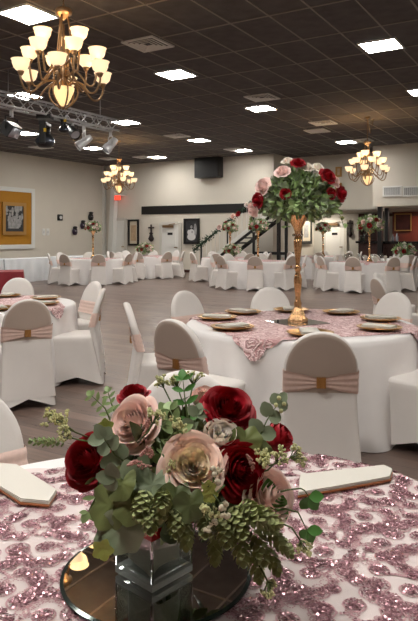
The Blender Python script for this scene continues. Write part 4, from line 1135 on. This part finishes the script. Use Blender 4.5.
# core foliage
def in_bq(rnd,q0=.2,q1=.95):
    d=rand_dir(rnd); q=rnd.uniform(q0,q1)
    return Vector((d.x*.185*q,d.y*.15*q,d.z*.125*q+.0)),d
for nm,cnt,ln,wk,lab in (('leaf_dark',330,.058,'oval','dark green leaves'),('leaf_mid',120,.05,'oval','mid green leaves'),('leaf_grey',70,.045,'round','grey green eucalyptus leaves')):
    b=MB()
    for i in range(cnt):
        p,d=in_bq(rnd,.25,.92 if nm!='leaf_dark' else .85)
        leaf_patch(b,p,d+rand_dir(rnd)*.8,rand_dir(rnd),ln*rnd.uniform(.7,1.25),ln*rnd.uniform(.4,.65) if wk=='oval' else ln*.8,wk,rnd.uniform(0,.4))
    o=b.build('foliage',M[nm],fbq); o['label']=lab
CAM=Vector((0,0,H))
ROSES=[(85,460,.98*24,1.165,'red_rose',1,(-.35,-.6,.35)),(131,422,25,1.20,'blush_rose',.8,(-.4,-.65,.45)),(133,392,14,1.34,'red_rose',1,(-.1,-.2,1)),(193,466,29,1.09,'peach_rose',1,(.05,-1,.55)),
 (221,437,20,1.15,'ivory_rose',.5,(.15,-.6,.7)),(229,406,24,1.20,'red_rose',1,(.2,-.6,.75)),(204,397,14,1.30,'blush_rose',.5,(0,-.3,1)),(243,470,25,1.115,'red_rose',1,(.4,-.8,.25)),(279,438,17,1.26,'red_rose',.5,(.7,-.3,.5)),(273,495,26,1.12,'blush_rose',.8,(.55,-.6,.45))]
for i,(x,y,rp,d,mn,op,n) in enumerate(ROSES):
    R=rp/F*d
    mb=rose_mb(R*(.98 if op>.6 else 1.14),100+i,op,8,core=1 if mn=='peach_rose' else None)
    o=mb.build('rose',[M['peach_rose'],M['peach_core']] if mn=='peach_rose' else M[mn],fbq); o['label']=LBL[mn]
    o.matrix_basis=Matrix.Translation(loc(x,y,d))@frame_to(n,i*1.3)
# eucalyptus sprigs: round leaves in pairs along a stem
def sprig(pts,n,size,mn,name,kind='round',wr=.95,lab=None,droop=.15):
    b=MB(); P=[Vector(p) for p in pts]
    def pos(t):
        f=t*(len(P)-1); i=min(int(f),len(P)-2); return P[i].lerp(P[i+1],f-i)
    b.tube([pos(k/8) for k in range(9)],[.0022*(1-.6*k/8) for k in range(9)],5,1)
    for i in range(n):
        t=.15+.85*i/max(1,n-1); p=pos(t); dr=(pos(min(1,t+.05))-pos(max(0,t-.05))).normalized()
        for sg in (-1,1):
            sd=dr.cross(Vector((rnd.uniform(-.4,.4),-1,rnd.uniform(-.4,.4)))).normalized()*sg
            leaf_patch(b,p,sd+dr*.5+Vector((0,-.15,0)),Vector((rnd.uniform(-.4,.4),-1,.5)),size*rnd.uniform(.8,1.15)*(1-.25*t),size*wr*(1-.25*t),kind,droop)
    leaf_patch(b,pos(1),(pos(1)-pos(.9)),Vector((0,-1,.3)),size*.8,size*.6,kind,.1)
    o=b.build(name,[M[mn],M['stem']],fbq); o['label']=lab or 'eucalyptus sprig'; return o
E='grey green eucalyptus sprig'
sprig([loc(170,470,1.2),loc(190,440,1.16),loc(197,415,1.18)],4,.03,'leaf_grey','eucalyptus_sprig',lab=E)
sprig([loc(235,460,1.2),loc(258,440,1.16),loc(268,418,1.17),loc(278,404,1.18)],4,.034,'leaf_grey','eucalyptus_sprig',lab=E)
sprig([loc(150,480,1.18),loc(115,455,1.12),loc(104,438,1.12)],4,.036,'leaf_grey','eucalyptus_sprig',lab=E)
sprig([loc(160,500,1.15),loc(135,480,1.09),loc(115,478,1.08)],3,.042,'leaf_grey','eucalyptus_sprig',lab=E)
sprig([loc(180,455,1.15),loc(178,430,1.13),loc(170,410,1.18)],4,.034,'leaf_mid','leafy_sprig','oval',.5,'broad green leafy sprig')
sprig([loc(190,430,1.22),loc(185,400,1.24),loc(183,380,1.26)],4,.03,'leaf_bright','leafy_sprig','oval',.45,'bright green leafy sprig')
sprig([loc(190,490,1.12),loc(178,495,1.07),loc(168,500,1.06)],2,.04,'leaf_grey','eucalyptus_sprig',lab=E)
sprig([loc(115,430,1.25),loc(105,408,1.26),loc(92,396,1.28)],5,.022,'leaf_mid','leafy_sprig','oval',.45,'small leaved green sprig')
sprig([loc(120,425,1.27),loc(112,405,1.28),loc(108,392,1.3)],5,.02,'leaf_mid','leafy_sprig','oval',.45,'small leaved green sprig')
sprig([loc(255,500,1.13),loc(285,490,1.10),loc(303,488,1.10),loc(309,497,1.10)],2,.036,'leaf_bright','ivy_sprig','oval',.8,'bright ivy sprig')
sprig([loc(270,505,1.12),loc(298,512,1.09),loc(307,530,1.09)],2,.032,'leaf_bright','ivy_sprig','oval',.8,'bright ivy sprig')
sprig([loc(100,470,1.16),loc(97,495,1.13),loc(88,512,1.12)],3,.026,'leaf_mid','leafy_sprig','oval',.4,'small drooping green sprig')
# big rounded geranium leaves low on the camera side
def big_leaf(x,y,d,r,n,lab,mn):
    b=MB(); K=28; n=Vector(n).normalized(); Mx=frame_to(n); c=loc(x,y,d)
    vs=[Vector((0,0,-.1*r))]
    for q in (.5,1.0):
        for k in range(K):
            a=2*PI*k/K; rr_=r*q*(1+.05*math.cos(7*a))*(1-.45*max(0,math.cos(a-PI/2))**14)
            vs.append(Vector((rr_*math.cos(a),rr_*math.sin(a),r*(.12*q*q*math.cos(3*a)+.05*math.cos(7*a)*q-.12*q))))
    vs=[Mx@v+c for v in vs]; fs=[(0,1+k,1+(k+1)%K) for k in range(K)]+[(1+k,1+K+k,1+K+(k+1)%K,1+(k+1)%K) for k in range(K)]
    b.add(vs,fs); o=b.build('round_leaf',M[mn],fbq); o['label']=lab
for (x,y,d,rp,n) in ((108,505,1.10,24,(-.5,-.9,.4)),(122,530,1.08,24,(-.3,-1,.2)),(104,536,1.10,15,(-.6,-.8,.4)),(132,505,1.07,20,(0,-1,.3)),(175,497,1.05,17,(-.1,-1,.4)),(190,505,1.04,17,(.2,-1,.3)),(152,485,1.08,20,(-.2,-1,.5)),(246,440,1.14,17,(.2,-1,.5)),(258,452,1.15,16,(.4,-.9,.4)),(120,482,1.08,18,(-.5,-.9,.6))):
    big_leaf(x,y,d,rp/F*d,n,'rounded green leaf',('leaf_olive','leaf_dark','leaf_grey')[int(x)%3])
# lime petalled flowers
def lime_flower(x,y,d,r):
    b=MB(); c=loc(x,y,d)
    for k in range(5):
        a=2*PI*k/5+x; leaf_patch(b,c,(math.cos(a),-.35,math.sin(a)),(0,-1,0),r,r*.95,'round',.2)
    o=b.build('lime_flower',M['lime'],fbq); o['label']='small lime green flower'
for a in ((103,549,1.08,.02),(209,487,1.03,.013),(210,495,1.03,.014),(106,426,1.16,.016),(112,440,1.13,.014)): lime_flower(*a)
# umbels of tiny cream florets
def umbel(pts,spread,n,lab,mn='floret',br=.0024,cnt=7):
    b=MB(); P=[Vector(p) for p in pts]; tip=P[-1]; dr=(P[-1]-P[-2]).normalized()
    b.tube(P,.0016,5,1)
    for i in range(n):
        d=(dr*1.1+rand_dir(rnd)*.85).normalized(); e=tip+d*spread*rnd.uniform(.5,1.1)
        b.tube([tip,e],.0008,4,1)
        for k in range(cnt):
            q=e+rand_dir(rnd)*spread*.22*rnd.random(); b.ball(q,br*rnd.uniform(.7,1.3),6,3,0)
    o=b.build('umbel_sprig',[M[mn],M['stem']],fbq); o['label']=lab
UL='pale cream green umbel sprig'
for pts in ([(95,440,1.2),(75,432,1.17),(66,425,1.16)],[(95,440,1.2),(70,430,1.2),(56,420,1.19)],[(110,445,1.2),(80,440,1.15),(72,438,1.14)],[(185,430,1.24),(182,400,1.26),(178,388,1.27)],[(185,430,1.24),(190,398,1.26),(193,385,1.27)],[(185,430,1.24),(170,400,1.27),(164,388,1.28)],
            [(240,480,1.15),(252,470,1.13),(259,464,1.12)],[(255,470,1.17),(280,462,1.16),(290,458,1.16)],[(250,475,1.15),(268,470,1.13),(276,462,1.12)],[(225,485,1.08),(217,492,1.03),(213,500,1.03)],[(160,440,1.18),(168,440,1.12),(174,432,1.12)],[(160,445,1.15),(163,455,1.11),(168,462,1.1)],[(140,440,1.15),(148,432,1.13),(152,424,1.13)],[(265,515,1.12),(292,528,1.09),(300,540,1.09)],[(250,550,1.1),(262,570,1.06),(268,582,1.06)]):
    umbel([loc(*p) for p in pts],.026,13,UL)
for pts in ([(200,480,1.08),(206,488,1.03),(213,482,1.03)],[(205,490,1.08),(215,496,1.02),(219,503,1.02)],[(195,500,1.08),(204,512,1.03),(208,520,1.03)]):
    umbel([loc(*p) for p in pts],.022,7,'spray of pale berries','berry',.0042,2)
# olive hop clusters and the green spike
def hop(x,y,d,ln,wd,ax,mn='hop',name='hop_cluster',lab='olive green hop cluster'):
    b=MB(); ax=Vector(ax).normalized(); c=loc(x,y,d); o1=ax.orthogonal().normalized(); o2=ax.cross(o1)
    ln*=.8; wd*=.70; m=8
    for i in range(m):
        t=i/(m-1); rad=wd*math.sin(PI*(.12+.8*t))**.8; k=max(4,int(7*rad/wd))
        for j in range(k):
            a=2*PI*(j+.5*(i%2))/k; q=o1*math.cos(a)+o2*math.sin(a)
            leaf_patch(b,c+ax*ln*(t-.5)+q*rad*.5,ax+q*(.75-.45*t),q,wd*.70,wd*.72,'round',-.25)
    o=b.build(name,M[mn],fbq); o['label']=lab
hop(48,442,1.17,.075,.015,(-1,.0,.03),'leaf_mid','green_spike','green scaly flower spike')
hop(30+18,441.5,1.168,.05,.010,(-1,0,.05),'hop','green_spike','olive tip of the scaly spike')
for a in ((143,503,1.06,.05,.028,(-.2,-.6,-.8)),(150,516,1.05,.05,.026,(.1,-.5,-1)),(160,505,1.05,.045,.026,(0,-.7,-.6)),(176,520,1.04,.045,.025,(0,-.4,-1)),(185,532,1.05,.05,.024,(.1,-.3,-1)),(163,498,1.04,.04,.024,(0,-.8,-.5)),
          (238,520,1.06,.055,.028,(.3,-.5,-.8)),(250,512,1.06,.055,.028,(.5,-.6,-.3)),(265,517,1.07,.055,.026,(.8,-.4,-.4)),(240,545,1.06,.06,.026,(.2,-.3,-1)),(258,545,1.07,.06,.026,(.4,-.3,-1)),(272,535,1.08,.055,.024,(.7,-.3,-.7)),(255,565,1.08,.055,.022,(.3,-.2,-1)),(225,530,1.05,.05,.025,(.1,-.5,-1)),(272,560,1.1,.05,.02,(.5,-.2,-1)),(215,548,1.08,.05,.022,(0,-.3,-1)),(205,520,1.06,.05,.025,(0,-.5,-1)),(283,545,1.1,.045,.02,(.8,-.2,-.8))):
    hop(*a)
# dusty pink astilbe spikes
for pts in ([(150,470,1.12),(136,462,1.08),(128,465,1.08)],[(150,455,1.12),(148,448,1.08),(140,456,1.08)],[(145,440,1.16),(148,420,1.14),(150,405,1.15)],[(250,480,1.12),(252,463,1.09),(247,455,1.09)]):
    b=MB(); P=[loc(*p) for p in pts]
    for i in range(60):
        t=rnd.random(); p=P[0].lerp(P[1],t*2) if t<.5 else P[1].lerp(P[2],t*2-1); b.ball(p+rand_dir(rnd)*.006*(1.1-t),.0024,5,3)
    o=b.build('astilbe_spike',M['astilbe'],fbq); o['label']='dusty pink flower spike'
# a few eucalyptus buds at the top of the tall sprig
b=MB()
for (x,y) in ((279,398),(284,404),(276,405),(281,411)): b.ball(loc(x,y,1.17),.0045,7,4)
o=b.build('eucalyptus_bud',M['floret'],fbq); o['label']='cream eucalyptus buds'

# folded napkins on the nearest table
def front_napkin(px,lab,seed):
    z0=.7615; pts=[on_z(x,y,.765) for x,y in px]; c=sum(pts,Vector())/len(pts); r=empty('folded_napkin',(c.x,c.y,z0)); tag(r,lab,'napkin','folded napkins on the nearest table')
    o2=[(p.x-c.x,p.y-c.y) for p in pts]
    b=MB(); b.extrude([(x*1.006+.0,y*1.01-.004) for x,y in o2],0,.004); o=b.build('lining',M['napkin_gold'],r,smooth=False); o['label']='copper satin lining'
    b=MB()
    for k in range(3): b.extrude([(x*(1-.006*k),y*(1-.012*k)) for x,y in o2],.0045+.003*k,.0071+.003*k)
    b.build('linen',M['napkin'],r,smooth=False,bevel=.0008)
front_napkin([(-40,478),(-30,462),(0,465.5),(17,467),(57,493),(49,505),(21,502.5),(0,489.5)],'ivory folded napkin at the table edge beside the cut-off chair',1)
front_napkin([(298,496),(300,477),(384,467.5),(392.5,471.5),(390,479.5),(345,488)],'ivory folded napkin behind the ivy, before the sashed chair',2)

# ================================================================== CAMERA, LIGHT, COLOUR
cam=bpy.data.cameras.new('camera'); co=bpy.data.objects.new('camera',cam); COL.objects.link(co)
cam.sensor_fit='HORIZONTAL'; cam.sensor_width=36; cam.lens=F/418*36; cam.shift_y=-(310.5-HY)/418; cam.clip_start=.05; cam.clip_end=100
co.location=(0,0,H); co.rotation_euler=(PI/2,0,0); SC.camera=co
w=bpy.data.worlds.new('world'); SC.world=w; w.use_nodes=True
w.node_tree.nodes['Background'].inputs[0].default_value=(.9,.92,1,1); w.node_tree.nodes['Background'].inputs[1].default_value=.3
vs_=SC.view_settings; SC.display_settings.display_device='sRGB'; vs_.view_transform='Standard'; vs_.look='None'; vs_.gamma=1; vs_.use_curve_mapping=False; vs_.exposure=1.15
